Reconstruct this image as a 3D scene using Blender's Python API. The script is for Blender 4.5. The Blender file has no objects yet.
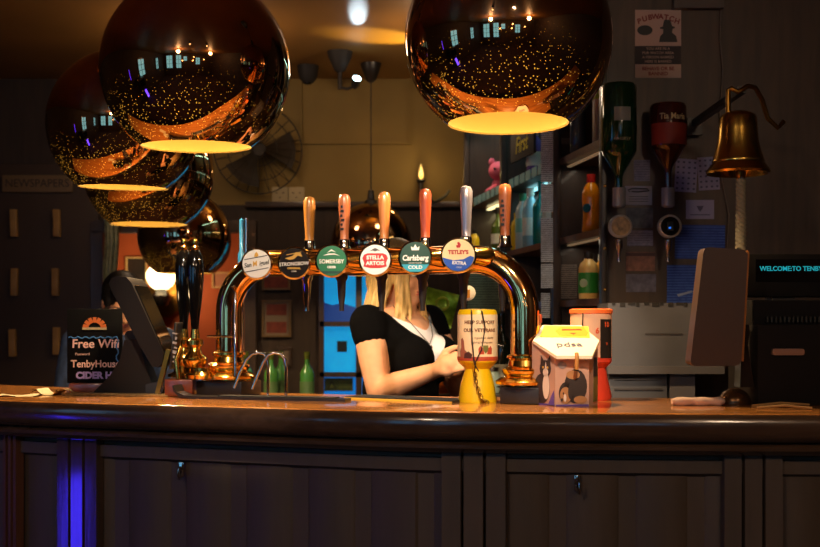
import bpy, bmesh, math, random
from mathutils import Vector, Matrix, Euler
random.seed(7)
S = bpy.context.scene
COL = S.collection
PI = math.pi
F = 1139.0; CZ = 1.31; HX = 410.0; HY = 320.0; BT = 1.10

def P(px, py, Y):
    "the place that lies at distance Y in the direction of a photo point"
    return Vector(((px-HX)/F*Y, Y, CZ-(py-HY)/F*Y))
def onz(px, py, z):
    Y = F*(CZ-z)/(py-HY)
    return Vector(((px-HX)/F*Y, Y, z))
def onbar(px, py): return onz(px, py, BT)

# ---------------------------------------------------------------- materials
def lin(c):
    def f(v):
        v = v/255.0
        return v/12.92 if v <= .04045 else ((v+.055)/1.055)**2.4
    return (f(c[0]), f(c[1]), f(c[2]), 1.0)
MATS = {}
def mat(name, rgb, rough=.5, metal=0., emit=None, es=0., var=0., vscale=20., bump=0., coat=0., trans=0., spec=None, stretch=None, ior=None, rvar=0.):
    if name in MATS: return MATS[name]
    m = bpy.data.materials.new(name); m.use_nodes = True
    nt = m.node_tree; b = nt.nodes['Principled BSDF']
    c = lin(rgb)
    b.inputs['Base Color'].default_value = c
    b.inputs['Roughness'].default_value = rough
    b.inputs['Metallic'].default_value = metal
    b.inputs['Coat Weight'].default_value = coat
    b.inputs['Coat Roughness'].default_value = .08
    b.inputs['Transmission Weight'].default_value = trans
    if ior: b.inputs['IOR'].default_value = ior
    if spec is not None: b.inputs['Specular IOR Level'].default_value = spec
    if emit is not None:
        b.inputs['Emission Color'].default_value = lin(emit); b.inputs['Emission Strength'].default_value = es
    if var or bump or rvar:
        tc = nt.nodes.new('ShaderNodeTexCoord'); mp = nt.nodes.new('ShaderNodeMapping')
        nt.links.new(tc.outputs['Object'], mp.inputs['Vector'])
        if stretch: mp.inputs['Scale'].default_value = stretch
        n = nt.nodes.new('ShaderNodeTexNoise'); n.inputs['Scale'].default_value = vscale; n.inputs['Detail'].default_value = 5
        nt.links.new(mp.outputs['Vector'], n.inputs['Vector'])
        if var:
            r = nt.nodes.new('ShaderNodeValToRGB')
            r.color_ramp.elements[0].position = .3; r.color_ramp.elements[1].position = .72
            r.color_ramp.elements[0].color = tuple(v*(1-var) for v in c[:3])+(1,)
            r.color_ramp.elements[1].color = tuple(min(1, v*(1+var)) for v in c[:3])+(1,)
            nt.links.new(n.outputs['Fac'], r.inputs['Fac']); nt.links.new(r.outputs['Color'], b.inputs['Base Color'])
        if bump:
            bp = nt.nodes.new('ShaderNodeBump'); bp.inputs['Strength'].default_value = bump; bp.inputs['Distance'].default_value = .01
            nt.links.new(n.outputs['Fac'], bp.inputs['Height']); nt.links.new(bp.outputs['Normal'], b.inputs['Normal'])
        if rvar:
            mr = nt.nodes.new('ShaderNodeMapRange'); mr.inputs[3].default_value = max(.02, rough-rvar); mr.inputs[4].default_value = rough+rvar
            nt.links.new(n.outputs['Fac'], mr.inputs[0]); nt.links.new(mr.outputs[0], b.inputs['Roughness'])
    MATS[name] = m
    return m
def paper(name, rgb, ink=(70, 70, 78), scale=40., rough=.7, thr=.55):
    "a sheet printed with lines of small text"
    if name in MATS: return MATS[name]
    m = mat(name, rgb, rough); nt = m.node_tree; b = nt.nodes['Principled BSDF']
    tc = nt.nodes.new('ShaderNodeTexCoord')
    w = nt.nodes.new('ShaderNodeTexWave'); w.wave_type = 'BANDS'; w.bands_direction = 'Z'; w.inputs['Scale'].default_value = scale
    n = nt.nodes.new('ShaderNodeTexNoise'); n.inputs['Scale'].default_value = scale*1.3
    mu = nt.nodes.new('ShaderNodeMath'); mu.operation = 'MULTIPLY'
    gt = nt.nodes.new('ShaderNodeMath'); gt.operation = 'GREATER_THAN'; gt.inputs[1].default_value = thr*.62
    mx = nt.nodes.new('ShaderNodeMix'); mx.data_type = 'RGBA'
    mx.inputs['A'].default_value = lin(rgb); mx.inputs['B'].default_value = lin(ink)
    L = nt.links.new
    L(tc.outputs['Object'], w.inputs['Vector']); L(tc.outputs['Object'], n.inputs['Vector'])
    L(w.outputs['Fac'], mu.inputs[0]); L(n.outputs['Fac'], mu.inputs[1]); L(mu.outputs[0], gt.inputs[0])
    L(gt.outputs[0], mx.inputs['Factor']); L(mx.outputs['Result'], b.inputs['Base Color'])
    return m
def wood(name, dark, light, rough=.35, coat=.3, scale=3., axis=(1, 12, 12)):
    if name in MATS: return MATS[name]
    m = mat(name, dark, rough, coat=coat); nt = m.node_tree; b = nt.nodes['Principled BSDF']
    tc = nt.nodes.new('ShaderNodeTexCoord'); mp = nt.nodes.new('ShaderNodeMapping'); mp.inputs['Scale'].default_value = axis
    n = nt.nodes.new('ShaderNodeTexNoise'); n.inputs['Scale'].default_value = scale; n.inputs['Detail'].default_value = 8; n.inputs['Distortion'].default_value = .6
    r = nt.nodes.new('ShaderNodeValToRGB'); r.color_ramp.elements[0].position = .32; r.color_ramp.elements[1].position = .7
    r.color_ramp.elements[0].color = lin(dark); r.color_ramp.elements[1].color = lin(light)
    bp = nt.nodes.new('ShaderNodeBump'); bp.inputs['Strength'].default_value = .12; bp.inputs['Distance'].default_value = .004
    L = nt.links.new
    L(tc.outputs['Object'], mp.inputs['Vector']); L(mp.outputs['Vector'], n.inputs['Vector']); L(n.outputs['Fac'], r.inputs['Fac'])
    L(r.outputs['Color'], b.inputs['Base Color']); L(n.outputs['Fac'], bp.inputs['Height']); L(bp.outputs['Normal'], b.inputs['Normal'])
    return m

# ---------------------------------------------------------------- mesh builder
class MB:
    def __init__(s): s.bm = bmesh.new(); s.M = Matrix.Identity(4)
    def _add(s, verts, faces):
        vs = [s.bm.verts.new(s.M @ Vector(v)) for v in verts]
        for f in faces:
            try: s.bm.faces.new([vs[i] for i in f])
            except ValueError: pass
        return s
    def box(s, c, size, rot=None, bev=0., taper=1.):
        t = bmesh.new(); bmesh.ops.create_cube(t, size=1)
        for v in t.verts:
            v.co = Vector((v.co.x*size[0], v.co.y*size[1], v.co.z*size[2]))
            if taper != 1 and v.co.z > 0: v.co.x *= taper; v.co.y *= taper
        if bev: bmesh.ops.bevel(t, geom=list(t.edges), offset=bev, segments=2, affect='EDGES', profile=.6)
        return s._merge(t, Matrix.Translation(c) @ (Euler(rot).to_matrix().to_4x4() if rot else Matrix.Identity(4)))
    def _merge(s, t, M):
        t.verts.ensure_lookup_table(); t.verts.index_update()
        s._add([M @ v.co for v in t.verts], [[v.index for v in f.verts] for f in t.faces]); t.free(); return s
    def sphere(s, c, r, seg=20, rings=14, rot=None):
        t = bmesh.new(); bmesh.ops.create_uvsphere(t, u_segments=seg, v_segments=rings, radius=1)
        r = (r, r, r) if isinstance(r, (int, float)) else r
        return s._merge(t, Matrix.Translation(c) @ (Euler(rot).to_matrix().to_4x4() if rot else Matrix.Identity(4)) @ Matrix.Diagonal((*r, 1)))
    def lathe(s, prof, seg=32, c=(0, 0, 0), axis=(0, 0, 1), caps=True):
        "prof: (radius, height) pairs along the axis"
        q = Vector((0, 0, 1)).rotation_difference(Vector(axis).normalized()).to_matrix().to_4x4()
        M = Matrix.Translation(c) @ q
        vs = []; fs = []
        for (r, h) in prof:
            for k in range(seg): vs.append(M @ Vector((r*math.cos(2*PI*k/seg), r*math.sin(2*PI*k/seg), h)))
        for i in range(len(prof)-1):
            for k in range(seg):
                k2 = (k+1) % seg
                fs.append((i*seg+k, i*seg+k2, (i+1)*seg+k2, (i+1)*seg+k))
        if caps:
            if prof[0][0] > 1e-6: fs.append(tuple(reversed(range(seg))))
            if prof[-1][0] > 1e-6: fs.append(tuple(range((len(prof)-1)*seg, len(prof)*seg)))
        return s._add(vs, fs)
    def cyl(s, a, b, r0, r1=None, seg=16):
        a = Vector(a); b = Vector(b); d = b-a
        return s.lathe([(r0, 0), (r0 if r1 is None else r1, d.length)], seg, a, d)
    def tube(s, path, r, seg=12, closed=False):
        path = [Vector(p) for p in path]; n = len(path)
        rs = r if isinstance(r, (list, tuple)) else [r]*n
        vs = []; fs = []; up = None
        for i, p in enumerate(path):
            if closed: t = path[(i+1) % n]-path[i-1]
            else: t = path[min(i+1, n-1)]-path[max(i-1, 0)]
            t.normalize()
            if up is None:
                up = t.orthogonal().normalized()
            else:
                up = (up - t*up.dot(t)); up = up.normalized() if up.length > 1e-6 else t.orthogonal().normalized()
            w = t.cross(up)
            for k in range(seg):
                a = 2*PI*k/seg; vs.append(p+(up*math.cos(a)+w*math.sin(a))*rs[i])
        for i in range(n if closed else n-1):
            j = (i+1) % n
            for k in range(seg):
                k2 = (k+1) % seg; fs.append((i*seg+k, i*seg+k2, j*seg+k2, j*seg+k))
        if not closed: fs += [tuple(reversed(range(seg))), tuple(range((n-1)*seg, n*seg))]
        return s._add(vs, fs)
    def prism(s, poly, d0, d1, plane='XZ'):
        "outline extruded from d0 to d1 along the third axis"
        def q(a, b, d): return {'XZ': (a, d, b), 'XY': (a, b, d), 'YZ': (d, a, b)}[plane]
        n = len(poly)
        vs = [q(a, b, d0) for a, b in poly]+[q(a, b, d1) for a, b in poly]
        fs = [tuple(range(n)), tuple(reversed(range(n, 2*n)))]+[(i, i+n, (i+1) % n+n, (i+1) % n) for i in range(n)]
        return s._add(vs, fs)
    def grid(s, rows):
        n = len(rows[0]); vs = [p for r in rows for p in r]
        return s._add(vs, [(i*n+j, i*n+j+1, (i+1)*n+j+1, (i+1)*n+j) for i in range(len(rows)-1) for j in range(n-1)])
    def build(s, name, m, parent=None, loc=None, rot=None, smooth=True, weld=False, angle=40):
        bm = s.bm
        if weld: bmesh.ops.remove_doubles(bm, verts=bm.verts, dist=1e-5)
        bmesh.ops.recalc_face_normals(bm, faces=bm.faces)
        me = bpy.data.meshes.new(name)
        if smooth:
            lim = math.radians(angle)
            for f in bm.faces: f.smooth = True
            for e in bm.edges:
                if len(e.link_faces) == 2 and e.calc_face_angle(0) > lim: e.smooth = False
        bm.to_mesh(me); bm.free()
        o = bpy.data.objects.new(name, me); COL.objects.link(o)
        if m: me.materials.append(m)
        if parent: o.parent = parent
        if loc is not None: o.location = loc
        if rot is not None: o.rotation_euler = rot
        return o
def tag(o, label, cat, group=None):
    o['label'] = label; o['category'] = cat
    if group: o['group'] = group
    return o
def thing(name, label, cat, loc=(0, 0, 0), rz=0., group=None):
    o = bpy.data.objects.new(name, None); COL.objects.link(o); o.empty_display_size = .05
    o.location = loc; o.rotation_euler = (0, 0, rz)
    return tag(o, label, cat, group)
def struct(name, mb, m, **k):
    o = mb.build(name, m, **k); o['kind'] = 'structure'; return o
def text(s, size, m, parent=None, loc=(0, 0, 0), rot=(PI/2, 0, 0), align='CENTER', depth=.0006, name='lettering', shear=0., sx=1., bold=0.):
    cu = bpy.data.curves.new('t', 'FONT'); cu.body = s; cu.size = size; cu.align_x = align; cu.align_y = 'CENTER'
    cu.extrude = depth; cu.shear = shear; cu.offset = bold; cu.resolution_u = 3
    o = bpy.data.objects.new('t', cu); COL.objects.link(o)
    dg = bpy.context.evaluated_depsgraph_get(); dg.update()
    me = bpy.data.meshes.new_from_object(o.evaluated_get(dg))
    bpy.data.objects.remove(o); bpy.data.curves.remove(cu)
    me.name = name; me.materials.clear(); me.materials.append(m)
    if sx != 1:
        for v in me.vertices: v.co.x *= sx
    r = bpy.data.objects.new(name, me); COL.objects.link(r)
    if parent: r.parent = parent
    r.location = loc; r.rotation_euler = rot
    return r
def lamp(name, kind, loc, energy, color, parent=None, radius=.03, target=None, spot=None, blend=.5, size=None):
    l = bpy.data.lights.new(name, kind); l.energy = energy; l.color = color
    if kind in ('POINT', 'SPOT'): l.shadow_soft_size = radius
    if kind == 'SPOT': l.spot_size = spot; l.spot_blend = blend
    if kind == 'AREA':
        l.shape = 'RECTANGLE'; l.size, l.size_y = size
    o = bpy.data.objects.new(name, l); COL.objects.link(o)
    o.location = loc
    if target is not None: o.rotation_euler = (Vector(target)-Vector(loc)).to_track_quat('-Z', 'Y').to_euler()
    if parent: o.parent = parent
    return o
def dup(root, loc, label, group=None, rz=None):
    r = root.copy(); COL.objects.link(r); r.location = loc; r['label'] = label
    if rz is not None: r.rotation_euler = (0, 0, rz)
    if group: r['group'] = group
    for ch in list(root.children):
        c = ch.copy(); COL.objects.link(c); c.parent = r
        for g in list(ch.children):
            d = g.copy(); COL.objects.link(d); d.parent = c
    return r
def disc(r, n=32, cx=0, cy=0): return [(cx+r*math.cos(2*PI*k/n), cy+r*math.sin(2*PI*k/n)) for k in range(n)]

# palette
COPPER = mat('smoked_copper_mirror', (200, 158, 116), .035, 1.)
GOLDIN = mat('gilded_lining', (79, 59, 16), .5, .0)
BULB = mat('warm_bulb_glass', (255, 220, 150), .3, emit=(255, 205, 110), es=9.)
BRASS = mat('polished_brass', (242, 188, 90), .16, 1., rvar=.06, vscale=30)
DBRASS = mat('aged_brass', (150, 108, 44), .3, 1., var=.25, vscale=14)
CHROME = mat('chrome', (215, 210, 200), .06, 1.)
TUBEM = mat('copper_toned_chrome', (248, 192, 122), .08, 1.)
DARKW = wood('dark_varnished_wood', (58, 42, 31), (78, 57, 42), .45, .2, 3., (10, 10, 1))
WALLW = wood('dark_wall_boards', (48, 34, 25), (62, 45, 33), .65, .0, 3., (10, 10, 1))
PANELW = wood('bar_front_wood', (80, 64, 50), (88, 71, 56), .55, .0, 3., (12, 12, 1))
BARW = wood('bar_top_wood', (158, 96, 44), (208, 138, 70), .2, .6, 4., (1, 14, 14))
NOSEW = wood('bar_edge_wood', (72, 51, 36), (90, 65, 47), .2, .5, 4., (1, 14, 14))
REDW = wood('reddish_wood', (104, 42, 18), (142, 64, 30), .3, .4, 4., (1, 10, 10))
BLACK = mat('black_plastic', (40, 33, 29), .35)
BLACKM = mat('matt_black', (34, 28, 25), .7)
BLACKG = mat('glossy_black', (12, 10, 10), .08, coat=.5)
MUSTARD = mat('mustard_plaster', (150, 122, 62), .75, var=.18, vscale=2.2, bump=.04)
CEILM = mat('nicotine_ceiling', (150, 104, 46), .5, var=.15, vscale=1.5)
REDWALL = mat('terracotta_wall', (176, 84, 40), .8, var=.12, vscale=3)
CARPET = mat('dark_carpet', (46, 22, 18), .95, var=.3, vscale=60)
WHITE = mat('white_print', (238, 232, 222), .5)
INK = mat('black_print', (20, 18, 18), .5)
GOLDP = mat('gold_print', (214, 164, 62), .4)
REDP = mat('red_print', (186, 30, 34), .45)
GREENP = mat('green_print', (16, 104, 62), .4)
BLUEP = mat('blue_print', (30, 82, 178), .4)
YELLOW = mat('yellow_plastic', (248, 196, 14), .35)
# ---------------------------------------------------------------- camera, world
cam = bpy.data.cameras.new('camera'); cam.sensor_width = 36; cam.lens = F*36/820
cam.shift_y = (HY-273.5)/820
cam.dof.use_dof = False
co = bpy.data.objects.new('camera', cam); COL.objects.link(co); co.location = (0, 0, CZ); co.rotation_euler = (PI/2, 0, 0)
S.camera = co
w = bpy.data.worlds.new('world'); S.world = w; w.use_nodes = True
w.node_tree.nodes['Background'].inputs[0].default_value = (.04, .06, .12, 1); w.node_tree.nodes['Background'].inputs[1].default_value = .3
S.view_settings.view_transform = 'Standard'; S.view_settings.look = 'None'; S.view_settings.exposure = 0.; S.view_settings.gamma = 1.
S.view_settings.use_curve_mapping = False
S.cycles.use_denoising = True; S.cycles.max_bounces = 8; S.cycles.sample_clamp_indirect = 4.; S.cycles.caustics_reflective = False; S.cycles.caustics_refractive = False

# ---------------------------------------------------------------- the room
CH = 2.75; WY = 6.8
X0, X1, Y0, Y1 = -3.6, 2.6, -2.9, 9.2
struct('floor', MB().box(((X0+X1)/2, (Y0+Y1)/2, -.05), (X1-X0, Y1-Y0, .1)), CARPET)
struct('ceiling', MB().box(((X0+X1)/2, (Y0+Y1)/2, CH+.05), (X1-X0, Y1-Y0, .1)), CEILM)
struct('wall_left', MB().box((X0-.05, (Y0+Y1)/2, CH/2), (.1, Y1-Y0, CH)), WALLW)
struct('wall_right', MB().box((X1+.05, (Y0+Y1)/2, CH/2), (.1, Y1-Y0, CH)), WALLW)
# back wall: plaster above a dark dado line, an opening into the red room, and a window
ZD = P(0, 205, WY).z
xo0, xo1 = P(104, 0, WY).x, P(246, 0, WY).x
zo = P(0, 232, WY).z
xw0, xw1 = P(320, 0, WY).x, P(398, 0, WY).x
zw0, zw1 = .55, P(0, 246, WY).z
struct('wall_back', MB().box(((xo0+X1)/2, WY+.06, (CH+ZD)/2), (X1-xo0, .12, CH-ZD)), MUSTARD)
lw = MB()
lw.box(((X0+xo0)/2, WY+.06, CH/2), (xo0-X0, .12, CH))
lw.box(((xo0+xo1)/2, WY+.06, (ZD+zo)/2), (xo1-xo0, .12, ZD-zo))
lw.box(((xo1+xw0)/2, WY+.06, ZD/2), (xw0-xo1, .12, ZD))
lw.box(((xw0+xw1)/2, WY+.06, (ZD+zw1)/2), (xw1-xw0, .12, ZD-zw1))
lw.box(((xw0+xw1)/2, WY+.06, zw0/2), (xw1-xw0, .12, zw0))
lw.box(((X1+xw1)/2, WY+.06, ZD/2), (X1-xw1, .12, ZD))
struct('wall_panelled', lw, WALLW)
struct('trim_1', MB().box(((xo1+X1)/2, WY-.02, ZD), (X1-xo1, .05, .035), bev=.006), DARKW)
tr = MB().box(((xo0-.03), WY-.02, zo/2), (.07, .06, zo)).box((xo1+.03, WY-.02, zo/2), (.07, .06, zo)).box(((xo0+xo1)/2, WY-.02, zo+.03), (xo1-xo0+.13, .06, .07))
struct('trim_2', tr, DARKW)
# thin trunking run on the plaster
z1 = P(0, 143, WY).z
struct('trim_3', MB().box(((P(296, 0, WY).x+P(412, 0, WY).x)/2, WY-.012, z1), (.69, .02, .018)).box((P(301, 0, WY).x, WY-.012, (z1+CH)/2), (.014, .02, CH-z1)).box((P(409, 0, WY).x, WY-.012, (z1+CH)/2), (.014, .02, CH-z1)), MUSTARD)
struct('wall_far', MB().box(((X0+X1)/2, Y1+.05, CH/2), (X1-X0, .1, CH)), REDWALL)
struct('wall_partition', MB().box((-.75, (WY+Y1)/2+.06, CH/2), (.1, Y1-WY-.12, CH)), REDWALL)
# the wall behind the photographer, with its lit windows
struct('wall_front', MB().box(((X0+X1)/2, Y0-.05, CH/2), (X1-X0, .1, CH)), WALLW)
SKYG = mat('dusk_window_glass', (60, 150, 215), .3, emit=(110, 190, 250), es=1.9, var=.6, vscale=9)
VIO = mat('violet_neon', (80, 40, 220), .3, emit=(70, 40, 255), es=5)
def room_window(i, x, z, w, h, y=Y0, nx=2, nz=3):
    r = bpy.data.objects.new('window_%d' % i, None); COL.objects.link(r); r.location = (x, y, z); r['kind'] = 'structure'
    f = MB()
    f.box((0, .03, h/2+.03), (w+.12, .06, .06)).box((0, .03, -h/2-.03), (w+.12, .06, .06))
    for sgn in (-1, 1): f.box((sgn*(w/2+.03), .03, 0), (.06, .06, h))
    for k in range(1, nx): f.box((-w/2+w*k/nx, .025, 0), (.03, .04, h))
    for k in range(1, nz): f.box((0, .025, -h/2+h*k/nz), (w, .04, .03))
    f.build('window_frame', DARKW, r)
    MB().box((0, .012, 0), (w, .012, h)).build('glass_pane', SKYG, r)
    return r
room_window(2, -2.75, 1.7, .8, 1.5); room_window(3, -1.55, 1.7, .6, 1.5); room_window(4, -.75, 2.05, .4, .5, nx=1, nz=2); room_window(5, .75, 1.8, .5, .8)
wl = room_window(6, 0, 1.7, .6, 1.0); wl.location = (X0, 1.0, 1.7); wl.rotation_euler = (0, 0, -PI/2)
wl = room_window(7, 0, 1.7, .45, 1.0); wl.location = (X0, -1.2, 1.7); wl.rotation_euler = (0, 0, -PI/2)

# wall lamps on the customers' side (they light the room and show in the copper globes)
GLOBEW = mat('lit_opal_globe', (255, 236, 200), .3, emit=(255, 214, 150), es=5.)
def wall_lamp(x, y, z, label, out, energy=7., group='wall lamps on the customers\' side'):
    t = thing('wall_lamp', label, 'lamp', (x, y, z), 0, group)
    o = Vector(out)
    MB().lathe([(.06, 0), (.055, .012), (.02, .03)], 20, (0, 0, 0), o).build('wall_plate', BRASS, t)
    MB().tube([o*.02, o*.09+Vector((0, 0, -.03)), o*.14, o*.14+Vector((0, 0, .05))], .008).build('arm', BRASS, t)
    MB().sphere(o*.14+Vector((0, 0, .11)), .065).build('glass_shade', GLOBEW, t)
    lamp('lamp_light', 'POINT', o*.14+Vector((0, 0, .11)), energy, (1, .62, .32), t, .07)
    return t
LB = 'brass wall lamp with a round opal glass shade on the wall facing the bar'
wall_lamp(-1.08, Y0, 1.72, LB, (0, 1, 0)); wall_lamp(.15, Y0, 1.72, LB, (0, 1, 0)); wall_lamp(1.5, Y0, 1.9, LB, (0, 1, 0)); wall_lamp(.25, Y0, 2.15, LB, (0, 1, 0))
# violet wall washer by the entrance, reflected in the lamps
t = thing('neon_wall_lamp', 'violet neon strip on the side wall by the windows', 'light', (X0+.03, 2.2, 1.55))
MB().cyl((0, 0, -.25), (0, 0, .25), .02).build('neon_tube', VIO, t); MB().box((-.015, 0, 0), (.03, .06, .56)).build('backing', BLACK, t)

# ---------------------------------------------------------------- the bar counter
CP = [(-2.4, 3.75), (-1.75, 3.36), (-1.08, 3.0), (-.464, 2.78), (0, 2.63), (.476, 2.575), (.918, 2.55), (1.7, 2.53), (2.5, 2.52)]
def bar_front(x):
    for i in range(len(CP)-1):
        if x <= CP[i+1][0] or i == len(CP)-2: break
    def sl(k):
        if k == 0: return (CP[1][1]-CP[0][1])/(CP[1][0]-CP[0][0])
        if k == len(CP)-1: return (CP[k][1]-CP[k-1][1])/(CP[k][0]-CP[k-1][0])
        return (CP[k+1][1]-CP[k-1][1])/(CP[k+1][0]-CP[k-1][0])
    h = CP[i+1][0]-CP[i][0]; u = (x-CP[i][0])/h
    return ((1+2*u)*(1-u)**2)*CP[i][1]+u*(1-u)**2*h*sl(i)+u*u*(3-2*u)*CP[i+1][1]+u*u*(u-1)*h*sl(i+1)
def bar_pt(x, off, z):
    "off: outwards from the front line"
    d = (bar_front(x+.01)-bar_front(x-.01))/.02
    n = Vector((d, -1, 0)).normalized()
    return Vector((x, bar_front(x), z))+n*off
XS = [-2.3+4.75*i/110 for i in range(111)]
def sweep(prof): return MB().grid([[bar_pt(x, o, z) for (o, z) in prof] for x in XS])
bar = thing('bar_counter', 'long curved wooden bar counter with a rounded varnished edge', 'bar counter', (0, 2.9, 0))
def bpart(mb, name, m):
    o = mb.build(name, m); o.parent = bar; o.matrix_parent_inverse = Matrix.Translation((0, -2.9, 0)); return o
bpart(sweep([(-.50, 1.06), (-.50, 1.10), (-.2, 1.10), (-.004, 1.10), (.003, 1.0992), (.007, 1.0975)]), 'bar_top', BARW)
bpart(sweep([(.007, 1.0975), (.013, 1.090), (.016, 1.075), (.0155, 1.055), (.009, 1.042), (-.004, 1.035), (-.02, 1.033), (-.5, 1.033), (-.5, 1.06)]), 'bar_edge', NOSEW)
bpart(sweep([(-.03, 1.033), (-.022, 1.03), (-.014, 1.022), (-.014, 1.014), (-.024, 1.006), (-.05, .998), (-.10, .998)]), 'edge_moulding', NOSEW)
fp = MB(); prof = []
fp.grid([[bar_pt(x, -.09, 1.0), bar_pt(x, -.09, 0)] for x in XS])
fp.grid([[bar_pt(x, -.47, 1.04), bar_pt(x, -.47, 0)] for x in XS])
# battens of the panelling
xb = -2.2
while xb < 2.3:
    rows = []
    for (dx, o) in ((0, -.09), (.006, -.0855), (.114, -.0855), (.12, -.09)):
        rows.append([bar_pt(xb+dx, o, .97), bar_pt(xb+dx, o, .1)])
    fp.grid(rows); xb += .16
bpart(fp, 'front_panelling', PANELW)
bpart(sweep([(-.09, .985), (-.07, .985), (-.07, .955), (-.09, .945)]), 'frieze_rail', PANELW)
def pilaster(px, wd, m, lab=None):
    x = 0.
    for _ in range(30): x = (px-HX)/F*(bar_front(x)+.06)
    mb = MB()
    for k in range(3):
        a = x-wd/2+k*wd/3
        mb.grid([[bar_pt(a+dx, o, 1.0), bar_pt(a+dx, o, 0)] for dx, o in ((0, -.08), (.004, -.055), (wd/3-.004, -.055), (wd/3, -.08))])
    o = bpart(mb, 'pilaster', m)
    if lab: o['label'] = lab
pilaster(70, .125, wood('pilaster_varnish', (70, 54, 44), (86, 66, 52), .12, 1., 3., (12, 12, 1))); pilaster(470, .16, PANELW); pilaster(752, .14, PANELW)
pilaster(2, .05, wood('corner_post_wood', (88, 52, 34), (104, 64, 42), .5, .1, 4., (10, 10, 1)), 'reddish wood corner post')
# added jukebox: gives the blue reflection in the varnish of the bar front
JB = mat('jukebox_blue', (40, 40, 220), .3, emit=(62, 44, 255), es=13.)
t = thing('jukebox', 'dark jukebox cabinet with a low blue glowing panel against the side wall', 'jukebox', (X0+.26, 1.52, 0))
MB().box((-.02, 0, .62), (.46, .62, 1.24), bev=.03).build('cabinet_body', BLACK, t)
MB().box((.215, 0, .30), (.02, .17, .50), bev=.004).build('glowing_panel', JB, t)
MB().box((.215, 0, .95), (.02, .46, .36), bev=.004).build('song_window', BLACKG, t)
# two small coat hooks under the counter edge
def hook(px, label):
    x = (px-HX)/F*2.62
    t = thing('bag_hook', label, 'hook', bar_pt(x, -.075, .93))
    MB().box((0, 0, 0), (.014, .012, .04), bev=.003).build('hook_plate', CHROME, t)
    MB().tube([(0, -.004, -.005), (0, -.03, -.02), (0, -.036, -.008), (0, -.034, .006)], .003).build('hook_arm', CHROME, t)
hook(147, 'small chrome bag hook under the counter, nearer the blackboard end'); hook(577, 'small chrome bag hook under the counter, below the animal charity box')

# ---------------------------------------------------------------- copper globe pendants
def glow_specks(m):
    "worn specks in the metal film that let the bulb through"
    nt = m.node_tree; b = nt.nodes['Principled BSDF']; L = nt.links.new
    tc = nt.nodes.new('ShaderNodeTexCoord'); v = nt.nodes.new('ShaderNodeTexVoronoi'); v.inputs['Scale'].default_value = 165; v.inputs['Randomness'].default_value = 1
    n = nt.nodes.new('ShaderNodeTexNoise'); n.inputs['Scale'].default_value = 1.6
    mr = nt.nodes.new('ShaderNodeMapRange'); mr.inputs[1].default_value = .47; mr.inputs[2].default_value = .68; mr.inputs[3].default_value = 0; mr.inputs[4].default_value = .24
    sp = nt.nodes.new('ShaderNodeSeparateXYZ'); g = nt.nodes.new('ShaderNodeMapRange'); g.inputs[1].default_value = 0.; g.inputs[2].default_value = -.12; g.inputs[3].default_value = 0; g.inputs[4].default_value = 1
    mu = nt.nodes.new('ShaderNodeMath'); mu.operation = 'MULTIPLY'; lt = nt.nodes.new('ShaderNodeMath'); lt.operation = 'LESS_THAN'
    mx = nt.nodes.new('ShaderNodeMath'); mx.operation = 'MULTIPLY'; mx.inputs[1].default_value = 1.1
    L(tc.outputs['Object'], v.inputs['Vector']); L(tc.outputs['Object'], n.inputs['Vector']); L(tc.outputs['Object'], sp.inputs[0])
    L(n.outputs['Fac'], mr.inputs[0]); L(sp.outputs['Z'], g.inputs[0]); L(mr.outputs[0], mu.inputs[0]); L(g.outputs[0], mu.inputs[1])
    L(v.outputs['Distance'], lt.inputs[0]); L(mu.outputs[0], lt.inputs[1]); L(lt.outputs[0], mx.inputs[0]); L(mx.outputs[0], b.inputs['Emission Strength'])
    b.inputs['Emission Color'].default_value = lin((255, 176, 60))
glow_specks(COPPER)  # warm glow specks are emission put into the outer copper
R = .225; RO = .131
def globe(px, py, Y, energy, label, cable=True, tilt=(0, 0), sc=1.):
    c = P(px, py, Y)
    t = thing('pendant_lamp', label, 'lamp', c, 0, 'copper globe pendants over the bar'); t.rotation_euler = (tilt[0], tilt[1], 0); t.scale = (sc, sc, sc)
    a1 = math.asin(RO/R)
    pr = [(R*math.sin(a), -R*math.cos(a)) for a in [a1+(PI-.11-a1)*i/46 for i in range(47)]]
    MB().lathe(pr, 72, caps=False).build('copper_shade', COPPER, t)
    r2 = R-.004
    pi_ = [(r2*math.sin(a), -r2*math.cos(a)) for a in [a1+(PI-.11-a1)*i/30 for i in range(31)]]
    MB().lathe([(RO, -math.sqrt(R*R-RO*RO))]+pi_, 48, caps=False).build('inner_lining', GOLDIN, t)
    MB().lathe([(.0, R+.075), (.016, R+.07), (.02, R+.02), (.034, R+.012), (.036, R-.006), (.02, R-.012), (.02, R-.20), (0, R-.20)], 24).build('cap', BLACK, t)
    MB().lathe([(.013, R-.20), (.016, R-.23), (.03, R-.28), (.034, R-.305), (.024, R-.33), (0, R-.34)], 20).build('light_bulb', BULB, t)
    top = (CH-c.z)/sc
    if cable and top > R+.1:
        MB().cyl((0, 0, R+.07), (0, 0, top), .0035, seg=8).build('cable', BLACKM, t)
        MB().lathe([(.012, top-.105), (.03, top-.09), (.058, top-.012), (.06, top), (0, top)], 28).build('ceiling_rose', BLACK, t)
    l = lamp('bulb_light', 'POINT', (0, 0, -.115), energy*3.0, (1, .70, .36), t, .035)
    return t
globe(196, 70, 3.20, 17, 'big copper globe pendant, second largest, in front of three smaller globes', tilt=(0.03, 0), sc=1.176)
globe(508, 40, 2.93, 17, 'largest copper globe pendant, hanging nearest the bell and the bottle shelves', tilt=(-.02, 0), sc=1.183)
globe(124, 126, 3.76, 11, 'copper globe pendant half behind the big one, beside the newspapers board', tilt=(.04, .02), sc=1.109)
globe(149, 172, 4.28, 8, 'copper globe pendant low behind two others, above the blackboard', sc=1.078)
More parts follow.
